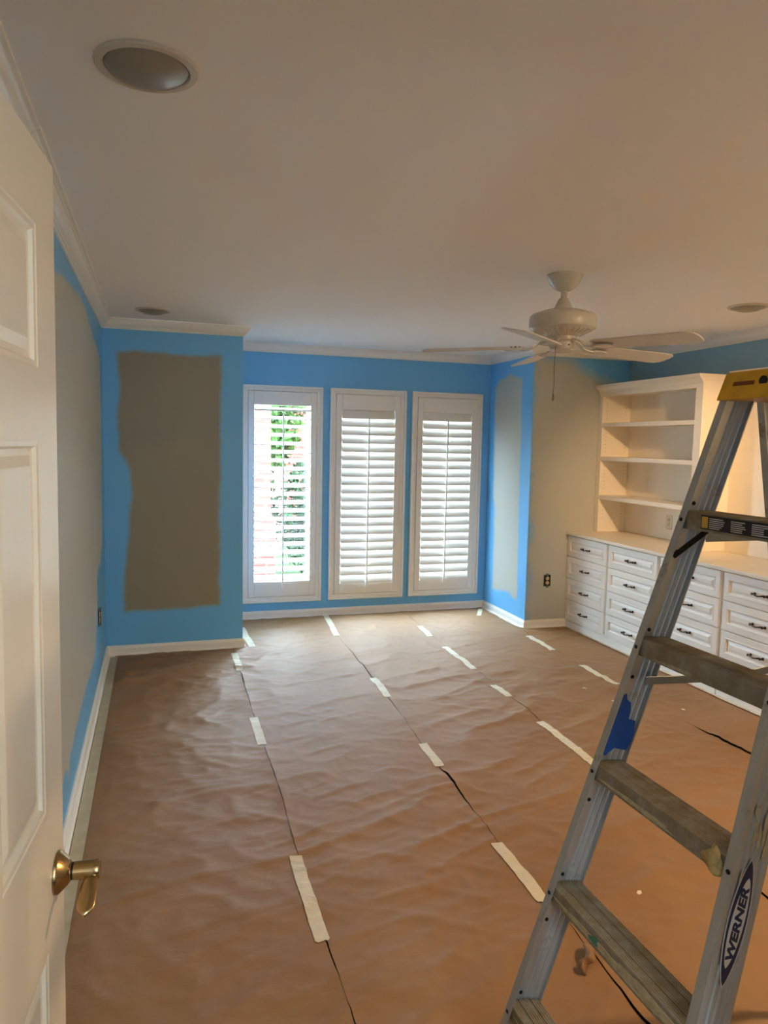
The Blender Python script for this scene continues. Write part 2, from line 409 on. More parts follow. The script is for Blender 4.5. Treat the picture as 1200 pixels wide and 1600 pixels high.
# ------------------------------------------------------------------ windows and shutters
louver_me = None
def make_window(k, a, c):
    o0, o1 = a + .055, c - .055
    b = MB()
    for (p, q, r, s) in ((o0, o0 + .012, oz0, oz1), (o1 - .012, o1, oz0, oz1), (o0, o1, oz0, oz0 + .015), (o0, o1, oz1 - .012, oz1)):
        b.box(p, q, y2 + .002, y2 + .18, r, s)
    wroot = struct(b.build('window_%d' % k, M_TRIM))
    b = MB(); i0, i1, j0, j1 = o0 + .012, o1 - .012, oz0 + .015, oz1 - .012
    for (p, q, r, s) in ((i0, i0 + .035, j0, j1), (i1 - .045, i1, j0, j1), (i0, i1, j0, j0 + .045), (i0, i1, j1 - .035, j1)):
        b.box(p, q, y2 + .12, y2 + .155, r, s)
    b.build('sash', M_TRIM, wroot)
    b = MB(); b.box(i0 + .03, i1 - .04, y2 + .136, y2 + .140, j0 + .04, j1 - .03); b.build('pane', M_GLASS, wroot)
def frame_ring(b, outer, inner, ya, yb):
    (a0, a1, c0, c1), (d0, d1, e0, e1) = outer, inner
    O = [(a0, c0), (a1, c0), (a1, c1), (a0, c1)]; I = [(d0, e0), (d1, e0), (d1, e1), (d0, e1)]
    for i in range(4):
        j = (i + 1) % 4; r0 = [(*O[i],), (*I[i],)]; 
        A = [(O[i][0], yb, O[i][1]), (O[i][0], ya, O[i][1]), (I[i][0], ya, I[i][1]), (I[i][0], yb, I[i][1])]
        B = [(O[j][0], yb, O[j][1]), (O[j][0], ya, O[j][1]), (I[j][0], ya, I[j][1]), (I[j][0], yb, I[j][1])]
        b.loft([A, B])
def make_shutter(k, a, c, tilt, zt, zb, top_tilt, label):
    root = empty('plantation_shutter', ((a + c) / 2, y2, .155)); tag(root, label, 'shutter', 'three tall white window shutters')
    L0 = Vector(((a + c) / 2, y2, .155))
    def bl(b, name, m=M_SHUT, bev=.0025):
        b.v = [(v[0] - L0.x, v[1] - L0.y, v[2] - L0.z) for v in b.v]
        o = b.build(name, m, root); fixn(o)
        if bev: bevel(o, bev)
        return o
    ya = y2 - .028
    b = MB(); frame_ring(b, (a, c, .155, 2.073), (a + .022, c - .022, .177, 2.051), ya, y2 - .001); bl(b, 'outer_frame', bev=.005)
    b = MB(); frame_ring(b, (a + .022, c - .022, .177, 2.051), (a + .055, c - .055, .205, 2.025), ya + .012, y2 + .03); bl(b, 'inner_frame')
    p0, p1 = a + .058, c - .058; st = .052
    pa, pb = y2 - .022, y2 + .006
    for s0, s1 in ((p0, p0 + st), (p1 - st, p1)):
        b = MB(); b.box(s0, s1, pa, pb, .209, 2.021); bl(b, 'stile')
    b = MB(); b.box(p0 + st + .0005, p1 - st - .0005, pa, pb, zt, 2.021); bl(b, 'top_rail')
    b = MB(); b.box(p0 + st + .0005, p1 - st - .0005, pa, pb, .209, zb); bl(b, 'bottom_rail')
    lx0, lx1 = p0 + st + .002, p1 - st - .002; N = 21; pit = (zt - zb) / N
    me = None
    for i in range(N):
        if me is None:
            b = MB(); ch = .0445; th = .0056; n = 14; R = []
            for x in (lx0 - L0.x, lx1 - L0.x):
                R.append([(x, math.cos(2*PI*t/n) * ch, math.sin(2*PI*t/n) * th) for t in range(n)])
            b.loft(R, smooth=True); o = b.build('louver', M_SHUT, root, sharp=60); fixn(o); me = o.data
        else:
            o = bpy.data.objects.new('louver', me); col.objects.link(o); o.parent = root
        o.location = (0, (pa + pb) / 2 - L0.y, zb + pit * (i + .5) - L0.z)
        t = tilt if i < N - 1 else top_tilt
        o.rotation_euler = (math.radians(t) + math.radians(random.uniform(-.8, .8)), 0, 0)
    rx = (lx0 + lx1) / 2; dy = math.cos(math.radians(tilt)) * .0445; dz = math.sin(math.radians(tilt)) * .0445
    b = MB(); b.box(rx - .0065, rx + .0065, (pa + pb) / 2 - dy - .016, (pa + pb) / 2 - dy - .004, zb - .05, zt - .06); bl(b, 'tilt_rod', bev=.003)
    for zz in (.42, 1.80):
        b = MB(); b.box(p1 - .001, p1 + .012, pa - .004, pa + .004, zz - .035, zz + .035); bl(b, 'hinge', bev=.001)
    return root
for k, (a, c) in enumerate(WX): make_window(k + 1, a, c)
make_shutter(1, *WX[0], 19, 1.905, .345, 19, 'white louvered shutter with open slats showing the garden, beside the left corner')
make_shutter(2, *WX[1], 64, 1.885, .305, 68, 'white louvered shutter with nearly closed slats, middle of the three windows')
make_shutter(3, *WX[2], 65, 1.885, .305, 71, 'white louvered shutter with nearly closed slats, nearest the right corner wall')

# ------------------------------------------------------------------ kraft paper on the floor
seamA = ([-1.6, 1.79, 2.42, 3.09, 4.2, 5.27, 6.5], [.47, .500, .496, .519, .522, .540, .55])
seamB = ([-1.6, 1.6, 1.825, 2.5, 3.21, 4.35, 5.64, 6.36, 6.5], [1.24, 1.266, 1.285, 1.284, 1.31, 1.368, 1.40, 1.467, 1.47])
seamC = ([-1.6, 3.085, 3.98, 4.645, 6.12, 6.5], [1.95, 2.079, 2.115, 2.128, 2.187, 2.2])
seamD = ([-1.6, 2.934, 4.06, 4.857, 5.48, 6.5], [2.90, 2.93, 2.92, 2.938, 2.979, 3.02])
edges = [([-1.6, 6.5], [xl + .058, xl + .062]), seamA, seamB, seamC, seamD, ([-1.6, 6.5], [xc + .001, xc + .001])]
def ex(i, y): return np.interp(y, edges[i][0], edges[i][1])
HOLD = {1: [(4.93, 5.37), (3.66, 4.03), (2.11, 2.60)], 2: [(5.65, 6.36), (4.17, 4.55), (3.19, 3.47), (2.10, 2.48)], 3: [(5.48, 5.78), (4.56, 5.16), (4.00, 4.24), (3.00, 3.59)], 4: [(4.86, 5.30), (4.02, 4.47)]}
def free_(i, y):
    f = np.ones_like(y)
    for a, c in HOLD.get(i, []): f = f * np.clip(np.maximum(a - y, y - c) / .12, 0, 1)
    return f
def ridged(x, y, s): return (1 - np.abs(2 * vnoise(x, y, s) - 1)) ** 3
def paper_h(x, y):
    x = np.asarray(x, float); y = np.asarray(y, float)
    wx = x + .10 * (vnoise(x * 3, y * 3, 40) - .5); wy = y + .12 * (vnoise(x * 2.4, y * 2.4, 41) - .5)
    h = .010 * vnoise(wx * 1.3, wy * 2.1, 1) + .006 * vnoise(wx * 3, wy * 5, 2)
    c, s = math.cos(.28), math.sin(.28)
    u = wx * c + wy * s; v = -wx * s + wy * c
    amp = .45 + .9 * vnoise(x * .9, y * .8, 7)
    amp = amp + 1.2 * np.exp(-((x - .1) ** 2 / .25 + (y - 5.0) ** 2 / .35))
    h = h + amp * (.0075 * ridged(u * 1.8, v * 5.2, 3) + .0058 * ridged(u * 4.0 + 9, v * 9.0, 4) + .0032 * ridged(u * 9, v * 17 + 3, 5))
    c, s = math.cos(-.6), math.sin(-.6); u = wx * c + wy * s; v = -wx * s + wy * c
    h = h + amp * (.0042 * ridged(u * 2.4, v * 6.5, 13) + .0022 * ridged(u * 8, v * 15, 15))
    z = .004 + h
    # pressed down along the walls and under the ladder feet
    wp = np.minimum.reduce([np.abs(y - y2), np.where(x < x1, np.maximum(y1 - y, 0), np.where(y > y1, np.abs(x - x1), 9)), np.where(x > x2, np.maximum(y3 - y, 0), np.where(y > y3, np.abs(x2 - x), 9)), np.maximum(x - xl - .05, 0), np.maximum(xc - x, 0)])
    z = np.where(wp < .10, .004 + (z - .004) * (.25 + .75 * wp / .10), z)
    for px, py in ((.735, 1.445), (.735, .92), (1.755, 1.45), (1.755, .92)):
        z = .004 + (z - .004) * (1 - np.exp(-((x - px) ** 2 + (y - py) ** 2) / .016))
    return z
def sheet(i, label):
    ys = np.arange(.2 if i < 4 else .6, y2 - .008, .014); n = 58
    yy = ys[None, :].repeat(n, 0); t = np.linspace(0, 1, n)[:, None]
    gapl = .0007 + .0030 * vnoise(ys * 2.3, ys * 0 + i, 60) ** 2; gapr = .0007 + .0030 * vnoise(ys * 2.3, ys * 0 + i + 1, 61) ** 2
    jit = .0022 * (vnoise(ys * 14, ys * 0, 70 + i) - .5)
    a = ex(i, ys) + (gapl if i else 0) + jit; c = ex(i + 1, ys) - (gapr if i < 4 else 0) + jit
    xx = a[None, :] * (1 - t) + c[None, :] * t
    zz = paper_h(xx, yy)
    # the sheet edges curl up a little here and there
    dl = (xx - a[None, :]); dr = (c[None, :] - xx)
    cl = .013 * vnoise(yy * 2.6, yy * 0, 80 + i) ** 2 * np.exp(-dl / .035) * (i > 0) * free_(i, yy)
    cr2 = .009 * vnoise(yy * 2.6, yy * 0, 90 + i) ** 2 * np.exp(-dr / .035) * (i < 4) * free_(i + 1, yy)
    zz = zz + cl + cr2
    P = np.stack([xx, yy, zz], -1).reshape(-1, 3)
    idx = np.arange(n * len(ys)).reshape(n, len(ys))
    q = np.stack([idx[:-1, :-1], idx[1:, :-1], idx[1:, 1:], idx[:-1, 1:]], -1).reshape(-1, 4)
    ctr = P[q].mean(1)
    bad = ((ctr[:, 0] < x1 + .012) & (ctr[:, 1] > y1 - .012)) | ((ctr[:, 0] > x2 - .012) & (ctr[:, 1] > y3 - .012))
    q = q[~bad]
    used = np.unique(q); mp_ = np.full(len(P), -1); mp_[used] = np.arange(len(used)); P = P[used]; q = mp_[q]
    me = bpy.data.meshes.new('paper_sheet'); me.from_pydata(P.tolist(), [], q.tolist()); me.polygons.foreach_set('use_smooth', [True] * len(q))
    me.materials.append(M_PAPER); me.update()
    o = bpy.data.objects.new('paper_sheet', me); col.objects.link(o)
    tag(o, label, 'floor paper', 'brown kraft paper lengths covering the floor')
sheet(0, 'wrinkled brown paper length lying along the left wall')
sheet(1, 'brown paper length second from the left, running to the open-slatted shutter')
sheet(2, 'brown paper length in the middle of the floor, third from the left')
sheet(3, 'brown paper length passing under the ladder toward the right window')
sheet(4, 'narrow brown paper length along the drawer cabinets')

# masking tape on the seams
def tape(pts, wd, m, label, group=None, lift=.0022, n=None, name='masking_tape'):
    """pts: centre line [(x,y)..]; a draped strip with real thickness"""
    pts = np.array(pts, float); L = np.concatenate([[0], np.cumsum(np.hypot(*np.diff(pts, axis=0).T))])
    n = n or max(6, int(L[-1] / .009)); s = np.linspace(0, L[-1], n)
    cx = np.interp(s, L, pts[:, 0]); cy = np.interp(s, L, pts[:, 1])
    tx = np.gradient(cx); ty = np.gradient(cy); l = np.hypot(tx, ty); nx, ny = -ty / l, tx / l
    K = 7; V = []; Fq = []
    for kk in range(K):
        f = (kk / (K - 1) - .5) * wd
        jx = (np.array([random.uniform(-.004, .004) for _ in range(n)]) if False else 0)
        x = cx + nx * f; y = cy + ny * f
        z = np.maximum.reduce([paper_h(x + ox, y + oy) for ox, oy in ((0, 0), (.009, 0), (-.009, 0), (0, .009), (0, -.009))]) + lift
        V.append(np.stack([x, y, z], -1))
    V = np.stack(V); top = V.reshape(-1, 3); bot = top - np.array([0, 0, .0006])
    # torn ends
    for kk in range(K):
        V0 = kk * n; d = random.uniform(-.006, .006)
        top[V0, :2] += np.array([tx[0], ty[0]]) / l[0] * d; bot[V0, :2] = top[V0, :2]
    idx = np.arange(K * n).reshape(K, n)
    q = np.stack([idx[:-1, :-1], idx[1:, :-1], idx[1:, 1:], idx[:-1, 1:]], -1).reshape(-1, 4)
    allv = np.concatenate([top, bot]); fs = q.tolist() + (q[:, ::-1] + K * n).tolist()
    rim = [idx[0, j] for j in range(n)] + [idx[k, n - 1] for k in range(1, K)] + [idx[K - 1, j] for j in range(n - 2, -1, -1)] + [idx[k, 0] for k in range(K - 2, 0, -1)]
    for a_, b_ in zip(rim, rim[1:] + rim[:1]): fs.append((a_, b_, b_ + K * n, a_ + K * n))
    me = bpy.data.meshes.new(name); me.from_pydata(allv.tolist(), [], fs); me.materials.append(m); me.update()
    o = bpy.data.objects.new(name, me); col.objects.link(o)
    return fixn(tag(o, label, 'tape', group))
G = 'masking tape pieces holding the paper seams'
def seam_tape(si, ya, yb, label, dx=0., wd=.048):
    ys = np.linspace(ya, yb, 8); tape([(float(ex(si, y)) + dx, float(y)) for y in ys], wd, M_TAPE, label, G)
seam_tape(1, 4.93, 5.37, 'masking tape on the left seam, just in front of the left corner wall')
seam_tape(1, 3.66, 4.03, 'short masking tape in the middle of the left paper seam', -.008)
seam_tape(1, 2.11, 2.60, 'longest masking tape on the left paper seam, nearest the viewer', -.010)
seam_tape(2, 5.65, 6.36, 'masking tape at the baseboard below the left and middle shutters', -.01)
seam_tape(2, 4.17, 4.55, 'bright masking tape piece on second seam, farther of its two short pieces')
seam_tape(2, 3.19, 3.47, 'bright masking tape piece on second seam, nearer of its two short pieces', .005)
seam_tape(2, 2.10, 2.48, 'long masking tape on second seam, disappearing behind the ladder rail', -.012)
seam_tape(3, 5.48, 5.78, 'masking tape on third seam, farthest piece near the window wall', -.02)
seam_tape(3, 4.56, 5.16, 'long masking tape on third seam, second piece from the window wall', -.012)
seam_tape(3, 4.00, 4.24, 'short masking tape on third seam, third piece from the window wall', -.012)
seam_tape(3, 3.00, 3.59, 'long masking tape on third seam, ending at the ladder rail', -.010)
seam_tape(4, 4.86, 5.30, 'masking tape on the right seam, near the right corner wall', -.022)
seam_tape(4, 4.02, 4.47, 'masking tape on the right seam, ending behind the ladder rail', -.006)
tape([(2.975, 6.30), (2.90, 6.16), (2.83, 6.03)], .04, M_TAPE, 'short slanting masking tape in the right window corner', G)
tape([(.675, 6.10), (.680, 5.80), (.690, 5.50)], .05, M_TAPE, 'masking tape against the side of the left corner wall', G)
tape([(2.80, 5.36), (2.87, 5.40)][::-1] if False else [(3.085, 5.528), (3.24, 5.528)], .03, M_TAPE, 'small masking tape scrap at the foot of the right corner wall', G)
tape([(xl + .055, y) for y in np.linspace(1.0, 5.48, 12)], .050, M_TAPE2, 'long tan masking tape along the left baseboard', G, lift=.004, n=200)
tape([(xc - .014, y) for y in np.linspace(2.7, 5.50, 10)], .030, M_TAPE, 'long masking tape along the foot of the drawer cabinets', G, lift=.006, n=120)
tape([(x2 - .050, y) for y in np.linspace(5.60, 6.32, 6)], .022, M_TAPE, 'masking tape along the foot of the right corner wall side', G, lift=.006, n=40)

# torn curl of paper and paint flakes
b = MB(); R = []
for i in range(14):
    t = i / 13; x = 1.285 - .085 * t; y = 1.835 - .085 * t + .012 * math.sin(t * 9); z = .030 + .030 * math.sin(t * 2.6) - .012 * t
    wv = .022 * (1 - .45 * t)
    R.append([(x - wv * .6, y + wv * .7, z + .006 * math.sin(t * 7)), (x, y, z + .008), (x + wv * .6, y - wv * .7, z - .010 * t)])
b.loft(R, closed=False, cap=False, smooth=True); o = b.build('paper_scrap', M_PAPER)
so = o.modifiers.new('thickness', 'SOLIDIFY'); so.thickness = .0008
tag(o, 'torn curled tab of brown paper sticking up beside the ladder', 'paper scrap')
fl_me = None
for (x, y, lb_) in [(2.66, 4.02, 'tiny pale flake on the floor paper, farthest of the flakes left of the ladder'), (2.70, 3.76, 'tiny pale flake on the floor paper, nearest of the flakes left of the ladder'),
                    (2.90, 3.90, 'tiny pale flake on the floor paper touching the ladder rail, by the tape end'), (3.05, 3.55, 'tiny pale flake on the floor paper seen just under the second highest step'), (1.62, 2.05, 'tiny pale flake on the floor paper seen between the two lowest full steps')]:
    if fl_me is None:
        b = MB(); r0 = [(.016, .002, 0), (.005, .010, 0), (-.013, .006, 0), (-.015, -.005, 0), (.002, -.009, 0)]
        b.loft([r0, [(p[0] * .9, p[1] * .9, .0016) for p in r0]]); o = fixn(b.build('paint_flake', M_FLAKE)); fl_me = o.data
    else: o = bpy.data.objects.new('paint_flake', fl_me); col.objects.link(o)
    o.location = (x, y, float(paper_h(x, y)) + .001); o.rotation_euler = (0, 0, random.uniform(0, 6))
    tag(o, lb_, 'paint flake', 'pale flakes on the floor paper')

# ------------------------------------------------------------------ drawer cabinets
def raised_panel(b, u0, u1, v0, v1, steps, fr):
    """nested rectangles; fr(u, v, d) -> xyz"""
    loops = [[(u0 + i, v0 + i), (u1 - i, v0 + i), (u1 - i, v1 - i), (u0 + i, v1 - i)] for i, d in steps]
    rings = [[fr(u, v, d) for u, v in lp] for lp, (i, d) in zip(loops, steps)]
    b.loft(rings, True, False); n = len(b.v)
    b.f.append((n - 4, n - 3, n - 2, n - 1)); b.smooth.append(False)
cols = [(5.570, 4.985), (4.965, 4.366), (4.338, 3.748), (3.720, 3.115), (3.090, 2.50)]
rows = [(.640, .818), (.449, .634), (.260, .443), (.082, .254)]
names = ['drawer cabinet of four drawers against the right corner wall', 'drawer cabinet of four drawers, second from the corner, partly behind the ladder rail',
         'drawer cabinet of four drawers, third from the corner, framed between ladder rails', 'drawer cabinet of four drawers at the right picture edge', 'drawer cabinet of four drawers beyond the picture edge, last in the row']
handle_me = None
for k, (ya, yb) in enumerate(cols):
    root = empty('drawer_cabinet', (xc, (ya + yb) / 2, 0)); tag(root, names[k], 'cabinet', 'built-in drawer cabinets along the right wall')
    L0 = (xc, (ya + yb) / 2, 0)
    b = MB(); g = .0095
    b.box(.022, x3 - xc - .004, yb - L0[1] - g * .9, ya - L0[1] + (g * .9 if k else .001), .066, .826)
    o = b.build('body', M_CAB, root)
    b = MB(); b.box(.004, x3 - xc - .004, yb - L0[1] - g * .9, ya - L0[1] + (g * .9 if k else .001), .006, .066); b.build('plinth', M_CAB, root)
    for (za, zb) in rows:
        b = MB(); h0, h1 = yb - L0[1] + .002, ya - L0[1] - .002
        def fr(u, v, d): return (.022 - d, u, v)
        raised_panel(b, h0, h1, za, zb, [(0, 0), (0, .018), (.003, .021), (.040, .021), (.043, .024), (.049, .022), (.052, .011), (.058, .010), (.078, .0185), (.080, .0185)], fr)
        d = b.build('drawer', M_CAB, root); fixn(d)
        cy, cz = (h0 + h1) / 2, (za + zb) / 2
        if handle_me is None:
            b = MB(); pts = []; rr = []
            for i in range(15):
                t = i / 14; a = (t - .5) * .098
                pts.append((-.022 - .010 * math.cos((t - .5) * PI) , a, -.004 * math.cos((t - .5) * PI * 2))); rr.append(.0058 - .0026 * math.cos((t - .5) * PI) ** 2 + .0018 * math.exp(-((t - .5) / .08) ** 2))
            b.tube(pts, rr, 8)
            for s in (-1, 1):
                b.lathe([(.0095, .0), (.0095, -.003), (.0062, -.006), (.0056, -.022), (.0072, -.026), (.001, -.028)], (0, s * .047, 0), 12, 'x')
            ho = b.build('handle', M_BRONZE, d); fixn(ho); handle_me = ho.data
        else:
            ho = bpy.data.objects.new('handle', handle_me); col.objects.link(ho); ho.parent = d
        ho.location = (.0035, cy, cz)
        ho['label'] = 'dark bronze pull'
b = MB(); b.box(xc - .022, x3 - .004, 2.48, y3 - .003, .828, .852)
o = b.build('countertop', M_COUNTER); bevel(o, .004, 3); tag(o, 'long cream countertop over the drawer cabinets', 'countertop')

# ------------------------------------------------------------------ bookcase and niche panel
xb = 3.70
root = empty('bookcase', (xb, 4.95, .853)); tag(root, 'tall cream built-in bookcase with three shelves on the countertop', 'bookcase')
def rb(b, name, m=M_SHELF, bev=.002, par=None):
    b.v = [(v[0] - xb, v[1] - 4.95, v[2] - .853) for v in b.v]; o = b.build(name, m, par or root)
    if bev: bevel(o, bev)
    return o
yA, yB = y3 - .003, 4.300; o0, o1 = 5.512, 4.374
b = MB(); b.box(xb + .02, x3 - .004, o0, yA, .853, 2.08); rb(b, 'side_panel')
b = MB(); b.box(xb + .02, x3 - .004, yB, yB + .02, .853, 2.08); rb(b, 'side_panel')
b = MB(); b.box(x3 - .016, x3 - .004, yB + .02, o0, .853, 2.08); rb(b, 'back_panel')
b = MB(); b.box(xb, xb + .02, o0, yA, .853, 2.03); rb(b, 'stile')
b = MB(); b.box(xb, xb + .02, yB, o1, .853, 2.03); rb(b, 'stile')
b = MB(); b.box(xb, xb + .02, yB, yA, 2.03, 2.08); b.box(xb + .02, x3 - .004, yB + .02, o0, 2.045, 2.08); rb(b, 'top_rail')
cp = [(0, 2.035), (.006, 2.040), (.006, 2.050), (.011, 2.053), (.011, 2.060), (.016, 2.064), (.022, 2.080), (.034, 2.094), (.040, 2.100), (.048, 2.104), (.050, 2.128), (0, 2.128)]
b = MB(); b.loft([[(xb + .01 - o_, yA, z) for o_, z in cp], [(xb + .01 - o_, yB - .002, z) for o_, z in cp]])
b.box(xb + .01, x3 - .004, yB, yA, 2.08, 2.128); fixn(rb(b, 'crown', bev=0))
for z in (1.803, 1.513, 1.176):
    b = MB(); b.box(xb + .004, x3 - .018, yB + .022, o0 - .001, z - .026, z); b.box(xb + .001, xb + .004, o1 - .0, o0, z - .034, z); rb(b, 'shelf')
b = MB()
for yy in (o0 - .0003,):
    for xx in (xb + .045, xb + .235):
        z = .98
        while z < 1.98:
            if not any(abs(z - s) < .035 for s in (1.803, 1.513, 1.176)):
                n = 8; r0 = [(xx + .0028 * math.cos(2*PI*t/n), yy, z + .0028 * math.sin(2*PI*t/n)) for t in range(n)]
                b.loft([r0, [(p[0], p[1] - .0006, p[2]) for p in r0]])
            z += .032
o = rb(b, 'peg_holes', mat('peg_hole_dark', (120, 92, 56), .8), 0); o['kind'] = 'stuff'
# shallow panelled niche between the bookcases
root = empty('niche_panel', (x3, 3.4, .853)); tag(root, 'shallow cream wall panel with small crown beside the bookcase, behind the ladder', 'wall panel')
b = MB(); b.box(x3 - .022, x3 - .003, 2.5, yB - .003, .853, 2.10); b.v = [(v[0] - x3, v[1] - 3.4, v[2] - .853) for v in b.v]; b.build('panel', M_SHELF, root)
cp2 = [(.018, 2.045), (.024, 2.052), (.024, 2.066), (.034, 2.074), (.040, 2.090), (.058, 2.106), (.078, 2.118), (.082, 2.150), (.003, 2.150), (.003, 2.045)]
b = MB(); b.loft([[(x3 - o_, yB - .003, z) for o_, z in cp2], [(x3 - o_, 2.5, z) for o_, z in cp2]]); b.v = [(v[0] - x3, v[1] - 3.4, v[2] - .853) for v in b.v]; fixn(b.build('crown', M_SHELF, root))

# ------------------------------------------------------------------ outlets
def outlet(loc, rz, label, plate=False, m=M_OUTLET):
    """local: face toward -y"""
    root = empty('wall_outlet', loc, rz); tag(root, label, 'outlet')
    b = MB()
    if plate:
        b.box(-.036, .036, -.005, 0, -.058, .058); bevel(b.build('cover_plate', M_PLATE, root), .003)
    else:
        b.box(-.033, .033, -.0018, 0, -.050, .050); b.build('box_opening', M_BOX, root)
        b = MB(); b.box(-.004, .004, -.006, -.002, -.062, .062); b.box(-.012, .012, -.006, -.002, .047, .060); b.box(-.012, .012, -.006, -.002, -.060, -.047); b.build('mounting_strap', M_STRAP, root)
    for s in (-1, 1):
        b = MB(); n = 20; r0 = [(.0165 * math.cos(2*PI*t/n), -.0055, s * .0195 + max(-.0135, min(.0135, .0165 * math.sin(2*PI*t/n)))) for t in range(n)]
        b.loft([r0, [(p[0] * .95, -.010, s * .0195 + (p[2] - s * .0195) * .95) for p in r0]]); f = fixn(b.build('receptacle', m, root))
        b = MB()
        for dx in (-.0064, .0064): b.box(dx - .0012, dx + .0012, -.0106, -.0098, s * .0195 - .002, s * .0195 + .007)
        b.lathe([(.0026, -.0106), (.0026, -.0098)], (0, 0, s * .0195 - .0075), 10, 'y'); b.build('slots', M_BOX, f)
outlet((3.258, y3 - .001, .423), 0, 'almond outlet in bare black box on the right corner wall')
outlet((xl + .001, 4.99, .43), PI / 2, 'bare outlet low on the left wall, nearer the window end')
outlet((xl + .001, 4.84, .46), PI / 2, 'bare outlet low on the left wall, nearer the open door')
outlet((x3 - .017, 4.922, .998), -PI / 2, 'cream covered outlet inside the bookcase under the lowest shelf', True, M_PLATE)

# ------------------------------------------------------------------ ceiling fixtures
def fixture(x, y, r, label):
    root = empty('ceiling_fixture', (x, y, ZC)); tag(root, label, 'ceiling fixture', 'round recessed ceiling fixtures')
    b = MB(); b.lathe([(r, 0), (r, -.003), (r * .97, -.0075), (r * .84, -.009), (r * .815, -.006), (r * .81, 0)], (0, 0, 0), 48); fixn(b.build('trim_ring', M_SPKW, root))
    b = MB(); b.lathe([(r * .808, -.001), (r * .80, -.006), (r * .68, -.016), (r * .5, -.024), (r * .28, -.029), (r * .08, -.031), (.0005, -.031)], (0, 0, 0), 48); fixn(b.build('lens', M_GRILLE, root))
fixture(-.012, 1.812, .114, 'large-looking round white-ringed fixture with grey dome, nearest on the ceiling')
fixture(-.010, 5.075, .113, 'round fixture on the ceiling in front of the left corner wall')
fixture(3.298, 3.505, .113, 'round fixture on the ceiling at the right picture edge')
# lit lamp of the same kind, over the right half of the room
LX, LY = 2.75, 2.1
root = empty('ceiling_fixture', (LX, LY, ZC)); tag(root, 'lit round recessed lamp out of view at right', 'ceiling fixture', 'round recessed ceiling fixtures')
b = MB(); b.lathe([(.114, 0), (.114, -.003), (.11, -.0075), (.096, -.009), (.093, -.006), (.092, 0)], (0, 0, 0), 48); fixn(b.build('trim_ring', M_SPKW, root))
b = MB(); b.lathe([(.091, -.001), (.09, -.004), (.0005, -.006)], (0, 0, 0), 32); fixn(b.build('lens', mat('lit_lens', (255, 230, 190), .5, emit=(1, .62, .30), estr=12), root))
sl = bpy.data.lights.new('ceiling_lamp', 'SPOT'); sl.energy = LAMP_W; sl.color = (1, .63, .33); sl.spot_size = math.radians(36); sl.spot_blend = 1.0; sl.shadow_soft_size = .045
so = bpy.data.objects.new('ceiling_lamp', sl); col.objects.link(so); so.location = (LX, LY, ZC - .02)
so.rotation_euler = (Vector((3.95, 5.05, 1.22)) - so.location).to_track_quat('-Z', 'Y').to_euler()
# a second ceiling light, unseen, added as warm fill at the near right
root = empty('ceiling_fixture', (2.9, 1.0, ZC)); tag(root, 'added lit round recessed fill light, unseen at near right', 'ceiling fixture', 'round recessed ceiling fixtures')
b = MB(); b.lathe([(.114, 0), (.114, -.003), (.11, -.0075), (.096, -.009), (.093, -.006), (.092, 0)], (0, 0, 0), 48); fixn(b.build('trim_ring', M_SPKW, root))
b = MB(); b.lathe([(.091, -.001), (.09, -.004), (.0005, -.006)], (0, 0, 0), 32); fixn(b.build('lens', bpy.data.materials['lit_lens'], root))
area_light('fill_downlight', (2.9, 1.0, ZC - .012), .17, DOWN_W, (1, .66, .36))
# unseen hall lamp added behind the camera to brighten the room
root = empty('hall_fill_lamp', (.5, -.9, ZC)); tag(root, 'added flush hall ceiling lamp, unseen behind the viewer', 'lamp')
b = MB(); b.lathe([(.17, 0), (.17, -.02), (.15, -.03), (.14, -.03)], (0, 0, 0), 32); fixn(b.build('base', M_SPKW, root))
b = MB(); b.lathe([(.145, -.02), (.14, -.05), (.10, -.08), (.0005, -.09)], (0, 0, 0), 32); fixn(b.build('shade', mat('lamp_glass', (255, 240, 214), .4, emit=(1, .72, .42), estr=6), root))
area_light('hall_fill_lamp_light', (.5, -.9, ZC - .10), .26, HALL_W, (1, .85, .70))

# ------------------------------------------------------------------ ceiling fan
FX, FY = 1.913, 3.223
fan = empty('ceiling_fan', (FX, FY, ZC)); tag(fan, 'white five-blade ceiling fan with pull chain', 'ceiling fan')
def z(v): return v - ZC
b = MB(); b.lathe([(.086, 0), (.087, -.006), (.082, -.016), (.066, -.046), (.046, -.066), (.030, -.074), (.022, -.076)], (0, 0, 0), 40); fixn(b.build('canopy', M_FAN, fan))
b = MB(); b.lathe([(.026, -.070), (.026, -.074), (.014, -.076)], (0, 0, 0), 24); fixn(b.build('collar_ring', M_DARK, fan))
b = MB(); b.lathe([(.0155, -.070), (.0155, -.125)], (0, 0, 0), 20); fixn(b.build('downrod', M_FAN, fan))
b = MB(); b.lathe([(.016, z(2.318)), (.022, z(2.312)), (.030, z(2.298)), (.038, z(2.280)), (.047, z(2.262)), (.052, z(2.256))], (0, 0, 0), 28); fixn(b.build('yoke_cover', M_FAN, fan))
b = MB(); b.lathe([(.050, z(2.258)), (.105, z(2.250)), (.148, z(2.236)), (.160, z(2.226)), (.163, z(2.214)), (.163, z(2.176)), (.160, z(2.168)), (.150, z(2.162)), (.118, z(2.148)), (.085, z(2.134)), (.070, z(2.128))], (0, 0, 0), 56); fixn(b.build('motor_housing', M_FAN, fan))
b = MB()
for k in range(30):
    a = 2 * PI * k / 30; c, s = math.cos(a), math.sin(a)
    R = []
    for r, h in ((.140, z(2.1575)), (.098, z(2.1385))):
        R.append([(r * c - s * .004, r * s + c * .004, h + .001), (r * c + s * .004, r * s - c * .004, h + .001), (r * c + s * .003, r * s - c * .003, h - .0035), (r * c - s * .003, r * s + c * .003, h - .0035)])
    b.loft(R)
